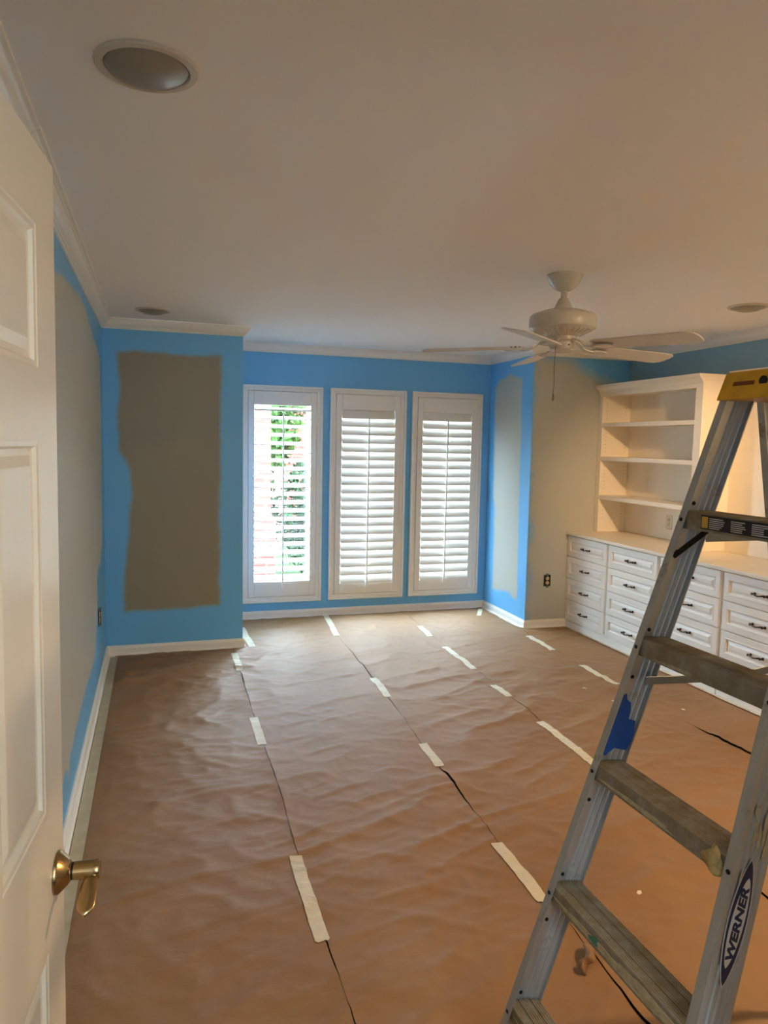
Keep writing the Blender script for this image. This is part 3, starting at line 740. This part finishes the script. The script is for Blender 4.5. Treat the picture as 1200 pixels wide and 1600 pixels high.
fixn(b.build('cooling_ribs', M_FAN, fan))
b = MB(); b.lathe([(.068, z(2.130)), (.068, z(2.112)), (.060, z(2.106))], (0, 0, 0), 32); fixn(b.build('flywheel', M_FAN, fan))
b = MB(); b.lathe([(.058, z(2.108)), (.064, z(2.100)), (.064, z(2.080)), (.058, z(2.066)), (.040, z(2.056)), (.001, z(2.052))], (0, 0, 0), 36); sw = fixn(b.build('switch_housing', M_FAN, fan))
b = MB(); b.lathe([(.0035, -.0665), (.0035, -.060)], (0, 0, z(2.084)), 8, 'y'); b.build('screw', M_DARK, sw)
def blade_mesh():
    b = MB(); P = [(.185, -.052), (.20, -.060), (.30, -.064), (.62, -.071), (.660, -.068), (.685, -.050), (.692, -.02), (.692, .02), (.685, .050), (.660, .068), (.62, .071), (.30, .064), (.20, .060), (.185, .052)]
    b.loft([[(x, y, -.003) for x, y in P], [(x, y, .003) for x, y in P]]); return b
def iron_mesh():
    b = MB()
    pts = [(.055, 0, .032), (.085, 0, .030), (.112, 0, .016), (.132, 0, -.002), (.160, 0, -.009), (.200, 0, -.0105)]
    R = []
    for i, (x, y, zz) in enumerate(pts):
        wv = [.016, .015, .013, .014, .022, .030][i]
        R.append([(x, -wv, zz - .004), (x, wv, zz - .004), (x, wv, zz + .003), (x, -wv, zz + .003)])
    b.loft(R)
    P = [(.180, -.030), (.215, -.042), (.252, -.036), (.268, -.018), (.282, 0), (.268, .018), (.252, .036), (.215, .042), (.180, .030)]
    b.loft([[(x, y, -.0125) for x, y in P], [(x, y, -.004) for x, y in P]])
    return b
bm0 = im0 = sm0 = None
for k in range(5):
    a = math.radians(6 + 72 * k + 1.0)
    tiltm = Matrix.Translation((0, 0, z(2.082))) @ Matrix.Rotation(a, 4, 'Z')
    if bm0 is None:
        bo = bevel(fixn(blade_mesh().build('blade', M_BLADE, fan)), .0015, 2); bm0 = bo
        io = bevel(fixn(iron_mesh().build('blade_iron', M_FAN, fan)), .002, 2); im0 = io
        q = MB()
        for sx_, sy_2 in ((.205, 0), (.245, 0), (.225, .024), (.225, -.024)): q.lathe([(.005, .0025), (.005, .0055), (.001, .0065)], (sx_, sy_2, 0), 8)
        so_ = fixn(q.build('screws', M_DARK, bo)); sm0 = so_
    else:
        bo = bm0.copy(); col.objects.link(bo); bo.parent = fan
        io = im0.copy(); col.objects.link(io); io.parent = fan
        so_ = sm0.copy(); col.objects.link(so_); so_.parent = bo
    pit = Matrix.Rotation(math.radians(-12), 4, 'X')
    droop = Matrix.Rotation(math.radians(1.3), 4, 'Y')
    bo.matrix_local = tiltm @ droop @ pit; io.matrix_local = tiltm @ droop
b = MB(); q = []
for i in range(12): q.append((-.060 + .002 * math.sin(i), -.040, z(2.085) - .245 * i / 11))
q[0] = (-.048, -.032, z(2.086))
b.tube(q, .0016, 6)
b.lathe([(.001, z(1.850)), (.004, z(1.846)), (.0055, z(1.822)), (.003, z(1.812)), (.0005, z(1.811))], (-.060, -.040, 0), 12)
ch = fixn(b.build('pull_chain', mat('chain_metal', (120, 112, 98), .4, metal=.7), fan)); ch['label'] = 'thin dark pull chain'

# ------------------------------------------------------------------ open panelled door at left
dd = Vector((.103, 1, 0)).normalized()
ang = math.atan2(dd.y, dd.x)
DW, DT, DH = .762, .035, 2.022
door = empty('door_1'); door['kind'] = 'structure'; door['label'] = 'cream six-panel door standing open at the left edge'
# local frame: x along door from free edge toward hinge, y = thickness away from viewer side, z up
free = Vector((-.1705, 1.352, .008))
rot = Matrix(((-dd.x, -dd.y, 0, free.x), (-dd.y, dd.x, 0, free.y), (0, 0, 1, free.z), (0, 0, 0, 1)))
lean = Matrix.Rotation(math.radians(.36), 4, 'X')
door.matrix_world = rot @ lean
def door_leaf():
    b = MB()
    xs = [0, .112, .338, .424, .650, DW]; zs = [0, .205, .730, .972, 1.578, 1.686, 1.902, DH]
    for side in (0, 1):
        def fr(u, v, d): return (u, (d if side == 0 else DT - d), v)
        for i in range(5):
            for j in range(7):
                panel = i in (1, 3) and j in (1, 3, 5)
                u0, u1, v0, v1 = xs[i], xs[i + 1], zs[j], zs[j + 1]
                if not panel:
                    b.add([fr(u0, v0, 0), fr(u1, v0, 0), fr(u1, v1, 0), fr(u0, v1, 0)], [(0, 1, 2, 3)])
                else:
                    st = [(0, 0), (.003, .0015), (.010, .0025), (.014, .008), (.019, .0095), (.024, .0095), (.040, .004), (.044, .0035)]
                    raised_panel(b, u0, u1, v0, v1, [(i_, d_) for i_, d_ in st], fr)
    b.add([(0, 0, 0), (0, DT, 0), (0, DT, DH), (0, 0, DH)], [(0, 1, 2, 3)]); b.add([(DW, 0, 0), (DW, DT, 0), (DW, DT, DH), (DW, 0, DH)], [(0, 1, 2, 3)])
    b.add([(0, 0, DH), (0, DT, DH), (DW, DT, DH), (DW, 0, DH)], [(0, 1, 2, 3)]); b.add([(0, 0, 0), (0, DT, 0), (DW, DT, 0), (DW, 0, 0)], [(0, 1, 2, 3)])
    return b
leaf = fixn(door_leaf().build('door_leaf', M_DOOR, door))
# lever handle, projecting toward the room (local -y)
b = MB(); K = (.050, 0, .842 - .008)
b.lathe([(.036, -.0005), (.036, -.004), (.034, -.007), (.022, -.019), (.018, -.022), (.015, -.023), (.015, -.0245)], K, 36, 'y'); h1 = fixn(b.build('rose', M_NICKEL, door))
b = MB(); b.lathe([(.0145, -.0245), (.0145, -.0275)], K, 24, 'y'); fixn(b.build('collar', M_DARK, door))
b = MB(); b.lathe([(.0135, -.0270), (.0150, -.0285), (.0160, -.060), (.0160, -.068), (.0145, -.071), (.001, -.072)], K, 28, 'y'); knobp = fixn(b.build('lever_hub', M_NICKEL, door))
# the flat lever hanging back from the hub toward the hinge side, drooping
R = []
for i in range(18):
    t = i / 17; xx = -.010 + .088 * t
    hw_ = (.0105 + .0040 * max(0., math.sin(PI * .75 * max(0, (t - .18) / .82)))) * (1 if t < .8 else math.sqrt(max(.01, 1 - ((t - .8) / .2) ** 2)))
    if t < .18: hw_ = .0085
    th = .0062 - .0034 * t
    ring = []
    for k in range(14):
        a_ = 2 * PI * k / 14; ring.append((K[0] + xx, -.0585 + math.cos(a_) * hw_, K[2] - .004 - .030 * t * t + math.sin(a_) * th))
    R.append(ring)
b = MB(); b.loft(R, smooth=True); fixn(b.build('lever', M_NICKEL, door, 60))
for zz in (.25, 1.02, 1.80):
    b = MB(); b.lathe([(.006, zz - .045), (.006, zz + .045)], (DW + .004, -.004, 0), 10); fixn(b.build('hinge', M_NICKEL, door))

# ------------------------------------------------------------------ aluminium step ladder
bx, by, phi, lm, w0, tp, dr, fl, z1_, spc, sd, sh = .6982, 1.4555, .0144, .2973, .5483, .1362, .0774, .0215, .2846, .2921, .0727, .040
lad = empty('step_ladder', (bx + .45, by - w0 / 2, .0)); tag(lad, 'aluminium step ladder with yellow top standing on the brown paper at right', 'ladder')
FdL = Vector((math.cos(phi), math.sin(phi), 0)); WL = Vector((math.sin(phi), -math.cos(phi), 0))
base_c = Vector((bx, by, 0)) + WL * (w0 / 2)
lad_o = Vector(lad.location)
Z0L = .020
def LP(dep, lat, zz, lean_=lm):
    """dep along climb direction measured from front rail face, lat from centre (far = negative), height"""
    p = base_c + FdL * (lean_ * zz + dep) + WL * lat; return tuple(p + Vector((0, 0, zz)) - lad_o)
def half(zz): return (w0 - tp * zz) / 2
def rail(side, dep0, depth, flange, z0, z1, lean_, ribs, name, th=.0024, front_off=None):
    # C section given as (inward, dep); web on the outside
    s = side
    prof = [(0, 0)]
    # outer face with shallow flutes
    nrib = 4
    outer = [(0, 0)]
    if ribs:
        for k in range(nrib):
            d0 = depth * (.16 + .18 * k); outer += [(0, d0), (.0016, d0 + .003), (.0016, d0 + .008), (0, d0 + .011)]
    outer += [(0, depth)]
    if ribs:
        # the rear half of the web thickens toward the rear flange and carries long ribs
        inner = [(flange, depth), (flange, depth - th)]
        for k in range(9):
            t = k / 8; d0 = depth * (.955 - .42 * t); i0 = .0135 * (1 - t) + th * t
            inner += [(i0 + (.0016 if k % 3 == 1 else 0), d0), (i0 + (.0016 if k % 3 == 1 else 0) - .0004, d0 - depth * .022)]
    else: inner = [(flange, depth), (flange, depth - th), (th, depth - th)]
    inner += [(th, th), (flange, th), (flange, 0)]
    sec = outer + inner
    rings = []
    for zz in (z0, z1):
        hw = half(zz)
        rings.append([LP(dep0(zz) + d, s * (hw - i), zz, lean_) for i, d in sec])
    b = MB(); b.loft(rings); return fixn(b.build(name, M_ALU, lad))
ZT = 1.705
far = rail(-1, lambda zz: 0, dr, fl, Z0L, ZT, lm, True, 'front_rail')
near = rail(1, lambda zz: 0, dr, fl, Z0L, ZT, lm, True, 'front_rail')
# rear rails: x = 1.306 + .25*(1.71 - z)
rear_dep = lambda zz: (1.306 + .25 * (1.71 - zz)) - bx
for s in (-1, 1): rail(s, rear_dep, .046, .020, Z0L, ZT, 0., False, 'rear_rail')
# steps
def step_mesh(k):
    zz = z1_ + spc * k; b = MB(); h = half(zz) - .003
    top = []; n = 12
    for i in range(n + 1):
        d = .0025 + (sd - .005) * i / n
        deep = .0016
        if i in (3, 8): deep = .0045
        top += [(d, 0), (d + .0016, 0), (d + .0024, -deep), (d + .0038, -deep)] if i < n else [(d, 0)]
    sec = [(.0005, -sh), (.0005, -.002)] + top + [(sd, -.002), (sd, -.028), (sd - .0025, -.028), (sd - .0025, -.008), (.006, -.008), (.0032, -.012), (.0032, -sh)]
    R = [[LP(d, s * h, zz) for d, _ in sec] for s in (-1, 1)]
    R = [[(p[0], p[1], p[2] + dz) for p, (_, dz) in zip(r, sec)] for r in R]
    b.loft(R); return b
steps = []
for k in range(5):
    so_ = fixn(step_mesh(k).build('step', M_STEP, lad)); steps.append(so_)
# rivets on the front flanges beside every step
rv = None
def rivet(p, a1, nrm_):
    global rv
    M = Matrix.Identity(4); z_ = nrm_.normalized(); x_ = a1.normalized(); y_ = z_.cross(x_)
    for r_ in range(3): M[r_][0], M[r_][1], M[r_][2], M[r_][3] = x_[r_], y_[r_], z_[r_], p[r_]
    if rv is None:
        b = MB(); b.lathe([(.0048, 0), (.0044, .0014), (.0026, .0022), (.0003, .0024)], (0, 0, 0), 10); o = fixn(b.build('rivet', M_DARK, lad)); rv = o.data
    else: o = bpy.data.objects.new('rivet', rv); col.objects.link(o); o.parent = lad
    o.matrix_local = M
for k in range(5):
    zz = z1_ + spc * k - sh * .5
    for s in (-1, 1):
        rivet(Vector(LP(-.0002, s * (half(zz) - .010), zz)), WL, -FdL)
        for zq in (zz + .036, zz - .075): rivet(Vector(LP(dr * .34, s * (half(zq) - .0024), zq)), FdL, -WL * s)
# knee braces under the top and bottom steps
def strap(p, q, wv, tv, name, m=M_STRAP, up=None):
    p, q = Vector(p), Vector(q); t = (q - p).normalized(); u = Vector(up) if up else Vector(WL); n = t.cross(u).normalized(); u = n.cross(t).normalized()
    b = MB(); b.loft([[tuple(c + n * (a * wv / 2) + u * (e * tv / 2)) for a, e in ((-1, -1), (1, -1), (1, 1), (-1, 1))] for c in (p, q)])
    return bevel(fixn(b.build(name, m, lad)), .001, 1)
for k in (0, 4):
    for s in (-1, 1):
        zz = z1_ + spc * k; zb_ = zz - .105
        strap(LP(.052, s * (half(zz) - .075), zz - .012), LP(.012, s * (half(zb_) - .012), zb_), .013, .005, 'knee_brace', M_DARK)
# spreaders and shelf arms between front and rear rails
for s in (-1, 1):
    zz = 1.060; i_ = .034
    fx_ = lm * zz + dr * .5; rx_ = rear_dep(zz) + .02; mx_ = fx_ + (rx_ - fx_) * .56
    strap(LP(fx_, s * (half(zz) - i_), zz + .006, 0), LP(mx_, s * (half(zz) - i_), zz - .006, 0), .019, .003, 'spreader_bar')
    strap(LP(mx_ - .012, s * (half(zz) - i_ - .004), zz - .007, 0), LP(rx_, s * (half(zz) - i_ - .004), zz + .014, 0), .019, .003, 'spreader_bar')
    zz = 1.402; fx_ = lm * zz + dr + .004; rx_ = rear_dep(zz) + .01
    b = MB(); i_ = .012
    strap(LP(fx_, s * (half(zz) - i_), zz, 0), LP(rx_, s * (half(zz) - i_), zz, 0), .044, .003, 'shelf_arm')
for zz in (.40, .75, 1.10, 1.40):
    h = half(zz) - .003; d = rear_dep(zz) + .022
    strap(LP(d, -h, zz, 0), LP(d, h, zz, 0), .030, .004, 'rear_brace', up=(0, 0, 1) if False else None) if False else None
    b = MB(); r0 = [(d - .002, -.015), (d + .002, -.015), (d + .002, .015), (d - .002, .015)]
    b.loft([[tuple(Vector(LP(a_, s * h, zz, 0)) + Vector((0, 0, e_))) for a_, e_ in r0] for s in (-1, 1)]); fixn(b.build('rear_brace', M_STRAP, lad))
# rubber feet
for s in (-1, 1):
    for dep, ln, L_ in ((0, lm, dr), (rear_dep(.02), 0, .046)):
        h = half(.02); b = MB()
        b.loft([[LP(d, s * (h - i), zz, ln if ln else 0) for d, i in ((dep - .004, -.004), (dep + L_ + .004, -.004), (dep + L_ + .004, .026), (dep - .004, .026))] for zz in (.013, .055)])
        bevel(fixn(b.build('foot', M_RUBBER, lad)), .003)
# yellow moulded top with tool slots
zc0, zc1 = 1.700, 1.762
b = MB(); hw0, hw1 = half(zc0) + .006, half(zc1) + .004
d0, d1 = lm * zc0 - .006, rear_dep(zc0) + .056
def capP(front, lat, zz): return LP((lm * zz - .006) if front else (d1 + (zz - zc0) * -.20), lat, zz, 0)
b.loft([[capP(True, -hw0, zc0), capP(False, -hw0, zc0), capP(False, hw0, zc0), capP(True, hw0, zc0)],
        [capP(True, -hw1, zc1 - .004), capP(False, -hw1, zc1 - .004), capP(False, hw1, zc1 - .004), capP(True, hw1, zc1 - .004)],
        [LP(lm * zc1 - .002, -hw1 + .005, zc1, 0), LP(d1 - .018, -hw1 + .005, zc1, 0), LP(d1 - .018, hw1 - .005, zc1, 0), LP(lm * zc1 - .002, hw1 - .005, zc1, 0)]])
cap = bevel(fixn(b.build('top_cap', M_YELLOW, lad)), .003, 3); cap['label'] = 'yellow plastic top'
for (la, lb) in ((.030, .088), (.196, .256)):
    b = MB(); r = []
    zs_ = (zc0 + .030, zc0 + .039)
    b.loft([[LP(lm * zz - .0068, -half(zz) + la, zz, 0) for zz in zs_] + [LP(lm * zz - .001, -half(zz) + la, zz, 0) for zz in zs_[::-1]],
            [LP(lm * zz - .0068, -half(zz) + lb, zz, 0) for zz in zs_] + [LP(lm * zz - .001, -half(zz) + lb, zz, 0) for zz in zs_[::-1]]])
    fixn(b.build('slot', M_SLOT, cap))
b = MB(); zz = zc0 + .036; p = Vector(LP(lm * zz - .0065, -half(zz) + .112, zz, 0))
r0 = [tuple(p + WL * (.011 * math.cos(2*PI*t/16)) + Vector((0, 0, .011 * math.sin(2*PI*t/16)))) for t in range(16)]
b.loft([r0, [tuple(Vector(q_) - FdL * .0012) for q_ in r0]]); fixn(b.build('hole', M_BOX, cap))
# warning label on the front of the top step
zz = z1_ + spc * 4; hN = half(zz)
def lab(u0, u1, v0, v1, out_, name, m, par):
    b = MB(); q = [(u0, v0), (u1, v0), (u1, v1), (u0, v1)]
    R = []
    for o_ in (-out_, .0004):
        R.append([tuple(Vector(LP(o_, -hN + u, zz)) + Vector((0, 0, v))) for u, v in q])
    b.loft(R); return fixn(b.build(name, m, par))
lb0 = lab(.064, .30, -.0345, -.004, .0006, 'warning_label', M_BLACK, lad); lb0['label'] = 'black warning label with yellow block'
lab(.067, .085, -.0315, -.007, .0010, 'yellow_block', M_LABELY, lb0)
b = MB()
for (u0, u1) in ((.089, .134), (.150, .190), (.205, .250)):
    for j in range(6):
        v = -.009 - j * .0041; ue = u0 + (u1 - u0) * random.uniform(.6, 1)
        q = [(u0, v - .0018), (ue, v - .0018), (ue, v), (u0, v)]
        b.loft([[tuple(Vector(LP(o_, -hN + u, zz)) + Vector((0, 0, vv))) for u, vv in q] for o_ in (-.0010, .0002)])
fixn(b.build('fine_print', M_WHITEINK, lb0))
# maker's oval sticker on the near rail (outer web), reading upward
zc_s = .762; tdir = Vector((lm * FdL.x, lm * FdL.y, 1)) + WL * (-tp / 2); tdir.normalize()
outn = (WL - tdir * WL.dot(tdir)).normalized(); upv = tdir.cross(outn).normalized()
if upv.dot(FdL) > 0: upv = -upv
cen = Vector(LP(dr * .47, half(zc_s), zc_s))
def st_pt(a, c, o_): return tuple(cen + tdir * a + upv * c + outn * o_)
def lens(L_, W_, n=26, ang_=0., pw=1.0):
    pts = []
    for i in range(n): t = -1 + 2 * i / n; pts.append((t * L_ / 2, W_ / 2 * (1 - t * t) ** pw))
    for i in range(n): t = 1 - 2 * i / n; pts.append((t * L_ / 2, -W_ / 2 * (1 - t * t) ** pw))
    c, s = math.cos(ang_), math.sin(ang_)
    return [(a * c - e * s, a * s + e * c) for a, e in pts]
def plate(poly, o0_, o1_, name, m, par):
    b = MB(); b.loft([[st_pt(a, c, o0_) for a, c in poly], [st_pt(a, c, o1_) for a, c in poly]]); return fixn(b.build(name, m, par))
stk = plate(lens(.228, .047, pw=.8), .0002, .0008, 'logo_sticker', M_WHITEINK, lad); stk['label'] = 'navy and white oval maker sticker'
plate(lens(.222, .042, pw=.8), .0005, .0012, 'navy_oval', M_NAVY, stk)
plate(lens(.160, .031, ang_=-.035, pw=.65), .0009, .0016, 'white_oval', M_WHITEINK, stk)
cu = bpy.data.curves.new('lettering', 'FONT'); cu.body = 'WERNER'; cu.size = .030; cu.align_x = 'CENTER'; cu.align_y = 'CENTER'; cu.offset = .0013; cu.shear = .22; cu.extrude = .0003
tmp = bpy.data.objects.new('lettering_curve', cu); col.objects.link(tmp)
dg = bpy.context.evaluated_depsgraph_get(); me = bpy.data.meshes.new_from_object(tmp.evaluated_get(dg)); bpy.data.objects.remove(tmp)
me.name = 'lettering'; me.materials.clear(); me.materials.append(M_NAVY)
xs_ = [v.co.x for v in me.vertices]; ys_ = [v.co.y for v in me.vertices]; sxl = .128 / (max(xs_) - min(xs_)); mx0 = (max(xs_) + min(xs_)) / 2; my0 = (max(ys_) + min(ys_)) / 2; syl = .0185 / (max(ys_) - min(ys_))
for v in me.vertices:
    v.co = Vector(st_pt((v.co.x - mx0) * sxl - .001, (v.co.y - my0) * syl, .0018 + (v.co.z)))
lt = bpy.data.objects.new('lettering', me); col.objects.link(lt); lt.parent = stk; lt['label'] = 'dark italic capitals'
# dried paint and plaster on the ladder
def blot(cen_, ux, uy, nrm_, rx_, ry_, name, m, th=.0012, n=26, seed=0, par=None):
    rr = random.Random(seed); ph = [rr.uniform(0, 6.28) for _ in range(5)]
    P = []
    for i in range(n):
        a = 2 * PI * i / n; r = 1 + .16 * math.sin(2 * a + ph[0]) + .14 * math.sin(3 * a + ph[1]) + .12 * math.sin(5 * a + ph[2]) + .09 * math.sin(8 * a + ph[3]) + .06 * math.sin(11 * a + ph[4])
        P.append((math.cos(a) * rx_ * r, math.sin(a) * ry_ * r))
    b = MB(); c = Vector(cen_)
    b.loft([[tuple(c + ux * a + uy * e) for a, e in P], [tuple(c + ux * a * .88 + uy * e * .88 + nrm_ * th) for a, e in P]]); return fixn(b.build(name, m, par or lad))
for (zz, d, rx_, ry_, sd_) in ((.915, .38, .030, .006, 1), (.905, .52, .040, .005, 2), (.925, .66, .044, .006, 3), (.90, .80, .050, .006, 4), (.955, .30, .016, .006, 5), (.985, .6, .02, .006, 6), (.835, .28, .018, .005, 8), (1.03, .45, .016, .005, 9)):
    blot(LP(dr * d, half(zz), zz), tdir, upv, outn, rx_ * .75, ry_, 'paint_smear', M_SPLASH, .0008, seed=sd_)
for (k, u, v, rx_, ry_, sd_) in ((1, .20, -.026, .17, .0085, 11), (1, .36, -.020, .12, .012, 12), (2, .16, -.030, .10, .006, 13), (3, .13, -.034, .05, .004, 14), (0, .25, -.02, .2, .013, 15)):
    zz = z1_ + spc * k; blot(Vector(LP(0, -half(zz) + u, zz)) + Vector((0, 0, v)), WL, Vector((0, 0, 1)), -FdL, rx_, ry_, 'plaster_smear', M_SPLASH, .0008, 40, sd_)
zz = z1_ + spc; t_ = blot(Vector(LP(-.0012, -half(zz) + .178, zz)) + Vector((0, 0, -.022)), WL, Vector((0, 0, 1)), -FdL, .014, .010, 'paint_spot', M_TEAL, .0006, seed=21); t_['label'] = 'teal paint spot'
# dried foam lump at the near end of the third step
zz = z1_ + spc * 2; c = Vector(LP(-.004, half(zz) - .046, zz)) + Vector((0, 0, -.020)); b = MB(); R = []
for i in range(9):
    th_ = PI * (i + .5) / 9; ring = []
    for k in range(14):
        a = 2 * PI * k / 14; r = .021 * (1 + .25 * math.sin(3 * a + i) + .15 * math.sin(5 * a + 2 * i))
        ring.append(tuple(c + WL * (r * math.sin(th_) * math.cos(a) * 1.1) + FdL * (r * .35 * math.cos(th_)) + Vector((0, 0, r * math.sin(th_) * math.sin(a) * 1.15))))
    R.append(ring)
b.loft(R, smooth=True); fo = fixn(b.build('foam_lump', M_FOAM, lad, 80)); fo['label'] = 'yellowish dried foam lump'
# torn blue tape on the inner face of the far rail
zt_ = .935; P = [(.006, .085), (.014, .088), (.020, .074), (.031, .066), (.036, .048), (.037, .030), (.052, .026), (.056, .004), (.058, -.018), (.054, -.040), (.040, -.038), (.030, -.036), (.020, -.046), (.010, -.052), (.008, -.036), (.004, -.030), (.003, .02)]
b = MB(); inn = .0075
P = [(d_ * 1.08 + .011, h_ * 1.05) for d_, h_ in P]
def webin(d): return .0040 + max(0, min(1, (d / dr - .50) / .45)) * .0135
b.loft([[LP(d, -(half(zt_ + h_) - webin(d) - e_), zt_ + h_) for d, h_ in P] for e_ in (0, .0008)])
o = b.build('painters_tape', M_BTAPE); fixn(o); o.location = lad_o
tag(o, 'torn patch of blue painter tape stuck to the far ladder rail', 'tape')

# ------------------------------------------------------------------ outside the windows
M_BRICK = None
def brick_mat():
    m = bpy.data.materials.new('pink_brick'); m.use_nodes = True; n = m.node_tree; b_ = n.nodes['Principled BSDF']
    t = n.nodes.new('ShaderNodeTexCoord'); mp_ = n.nodes.new('ShaderNodeMapping'); mp_.inputs['Rotation'].default_value = (PI / 2, 0, 0); br = n.nodes.new('ShaderNodeTexBrick')
    br.inputs['Color1'].default_value = lin((88, 44, 37)); br.inputs['Color2'].default_value = lin((100, 54, 45)); br.inputs['Mortar'].default_value = lin((98, 86, 78))
    br.inputs['Scale'].default_value = 1.; br.inputs['Brick Width'].default_value = .22; br.inputs['Row Height'].default_value = .075; br.inputs['Mortar Size'].default_value = .008
    n.links.new(t.outputs['Object'], mp_.inputs[0]); n.links.new(mp_.outputs[0], br.inputs['Vector']); n.links.new(br.outputs['Color'], b_.inputs['Base Color']); b_.inputs['Roughness'].default_value = .9; b_.inputs['Specular IOR Level'].default_value = .1
    return m
M_BRICK = brick_mat()
M_LEAF = mat('leaf_green', (28, 52, 18), .8, spec=.1, rgb2=(46, 72, 28), vscale=2.5)
M_LEAFD = mat('hedge_green', (20, 36, 22), .8, spec=.1, rgb2=(34, 52, 32), vscale=4)
M_GRASS = mat('lawn', (40, 54, 28), .9, spec=.1, var=.25, vscale=4)
M_BARK = mat('bark', (92, 74, 58), .9, var=.2, vscale=6)
M_ROOF = mat('roof_shingle', (70, 46, 38), .9, spec=.1, var=.2, vscale=10)
GZ = -.45
b = MB(); b.box(-14, 24, y2 + .21, 40, GZ - .1, GZ); o = b.build('lawn', M_GRASS); tag(o, 'green lawn outside the windows', 'lawn'); o['kind'] = 'stuff'
b = MB(); b.box(-6, 12, y2 + .21, 8.25, GZ, GZ + .03); o = b.build('bounce_strip', mat('grey_concrete', (112, 106, 98), .85, var=.06, vscale=3)); tag(o, 'grey concrete strip added unseen outside the windows to bounce daylight', 'bounce_strip')  # unseen paving added to bounce daylight up toward the ceiling
house = empty('brick_house', (4.2, 16, GZ)); tag(house, 'pink brick house seen through the open shutter slats', 'house')
b = MB(); b.box(-5.8, 3.6, 0, 6, 0, 3.2); b.build('wall', M_BRICK, house)
b = MB(); b.loft([[(-6.2, -.4, 3.2), (4.0, -.4, 3.2), (4.0, 6.4, 3.2), (-6.2, 6.4, 3.2)], [(-5.0, 2.9, 5.2), (2.8, 2.9, 5.2), (2.8, 3.1, 5.2), (-5.0, 3.1, 5.2)]]); fixn(b.build('roof', M_ROOF, house))
for dx in (-3.0, .4):
    b = MB(); b.box(dx, dx + 1.1, -.04, .02, 1.0, 2.5); wv = b.build('window', M_TRIM, house)
    b = MB(); b.box(dx + .07, dx + 1.03, -.05, -.035, 1.07, 2.43); b.build('pane', mat('far_glass', (70, 84, 96), .1), wv)
b = MB(); b.box(1.04, 1.38, 9.2, 9.54, .62, 3.1); b.box(.98, 1.44, 9.14, 9.60, GZ, .62); o = b.build('brick_pillar', M_BRICK); tag(o, 'pink brick porch pillar seen at the left of the open shutter', 'pillar')
def foliage(n, rad, cen_, size, seed):
    r = np.random.RandomState(seed); d = r.normal(size=(n, 3)); d /= np.linalg.norm(d, axis=1)[:, None]
    p = d * (r.rand(n) ** .4)[:, None] * np.array(rad) + np.array(cen_); p += (r.rand(n, 3) - .5) * .1
    a = r.normal(size=(n, 3)); a /= np.linalg.norm(a, axis=1)[:, None]; c = np.cross(a, r.normal(size=(n, 3))); c /= np.linalg.norm(c, axis=1)[:, None]
    s = size * (.6 + .8 * r.rand(n))[:, None]
    p[:, 2] = np.maximum(p[:, 2], size * 1.6); V = np.stack([p - a * s, p + c * s * .5, p + a * s, p - c * s * .5], 1).reshape(-1, 3); return V, np.arange(4 * n).reshape(n, 4)
def bush(name, x, y, rad, cen_, n, size, m, seed, label, cat, trunk=None, group=None):
    root = empty(name, (x, y, GZ)); tag(root, label, cat, group)
    V, Fq = foliage(n, rad, cen_, size, seed); me = bpy.data.meshes.new('foliage'); me.from_pydata(V.tolist(), [], Fq.tolist()); me.materials.append(m)
    o = bpy.data.objects.new('foliage', me); col.objects.link(o); o.parent = root; o['kind'] = 'stuff'
    b = MB()
    hgt = trunk or cen_[2]
    b.tube([(0, 0, .001), (.03, .02, hgt * .5), (.0, .03, hgt)], [.09 if trunk else .03, .07 if trunk else .025, .05 if trunk else .015], 8); b.build('trunk' if trunk else 'stem', M_BARK, root)
bush('garden_tree', 2.02, 12.9, (.50, .55, 1.5), (0, 0, 3.0), 2600, .09, M_LEAF, 3, 'light green tree seen through the open shutter slats', 'tree', 1.9)
bush('garden_tree', 6.2, 14.0, (1.6, 1.5, 1.8), (0, 0, 3.0), 2600, .11, M_LEAF, 4, 'green tree beyond the closed shutters', 'tree', 1.9)
for i, (hx, hy, hh) in enumerate([(1.38, 11.0, 1.34), (2.18, 10.8, 1.28), (2.98, 11.0, 1.3), (3.80, 10.8, 1.24), (4.62, 11.0, 1.3)]):
    bush('hedge_shrub', hx, hy, (.41, .36, hh * .7), (0, 0, hh * .72), 1900, .05, M_LEAFD, 20 + i, ['dark green garden shrub low behind the open shutter, leftmost', 'dark green garden shrub low behind the open shutter, second from left', 'dark green garden shrub low behind the open shutter, third from left',
         'dark green garden shrub outside, behind the middle shutter', 'dark green garden shrub outside, behind the right shutter'][i], 'shrub', None, 'shrubs outside the windows')
b = MB(); b.box(.2, 5, 8.3, 8.7, GZ, GZ + .28); o = b.build('brick_edging', M_BRICK); tag(o, 'low pink brick bed edging outside the windows', 'edging')
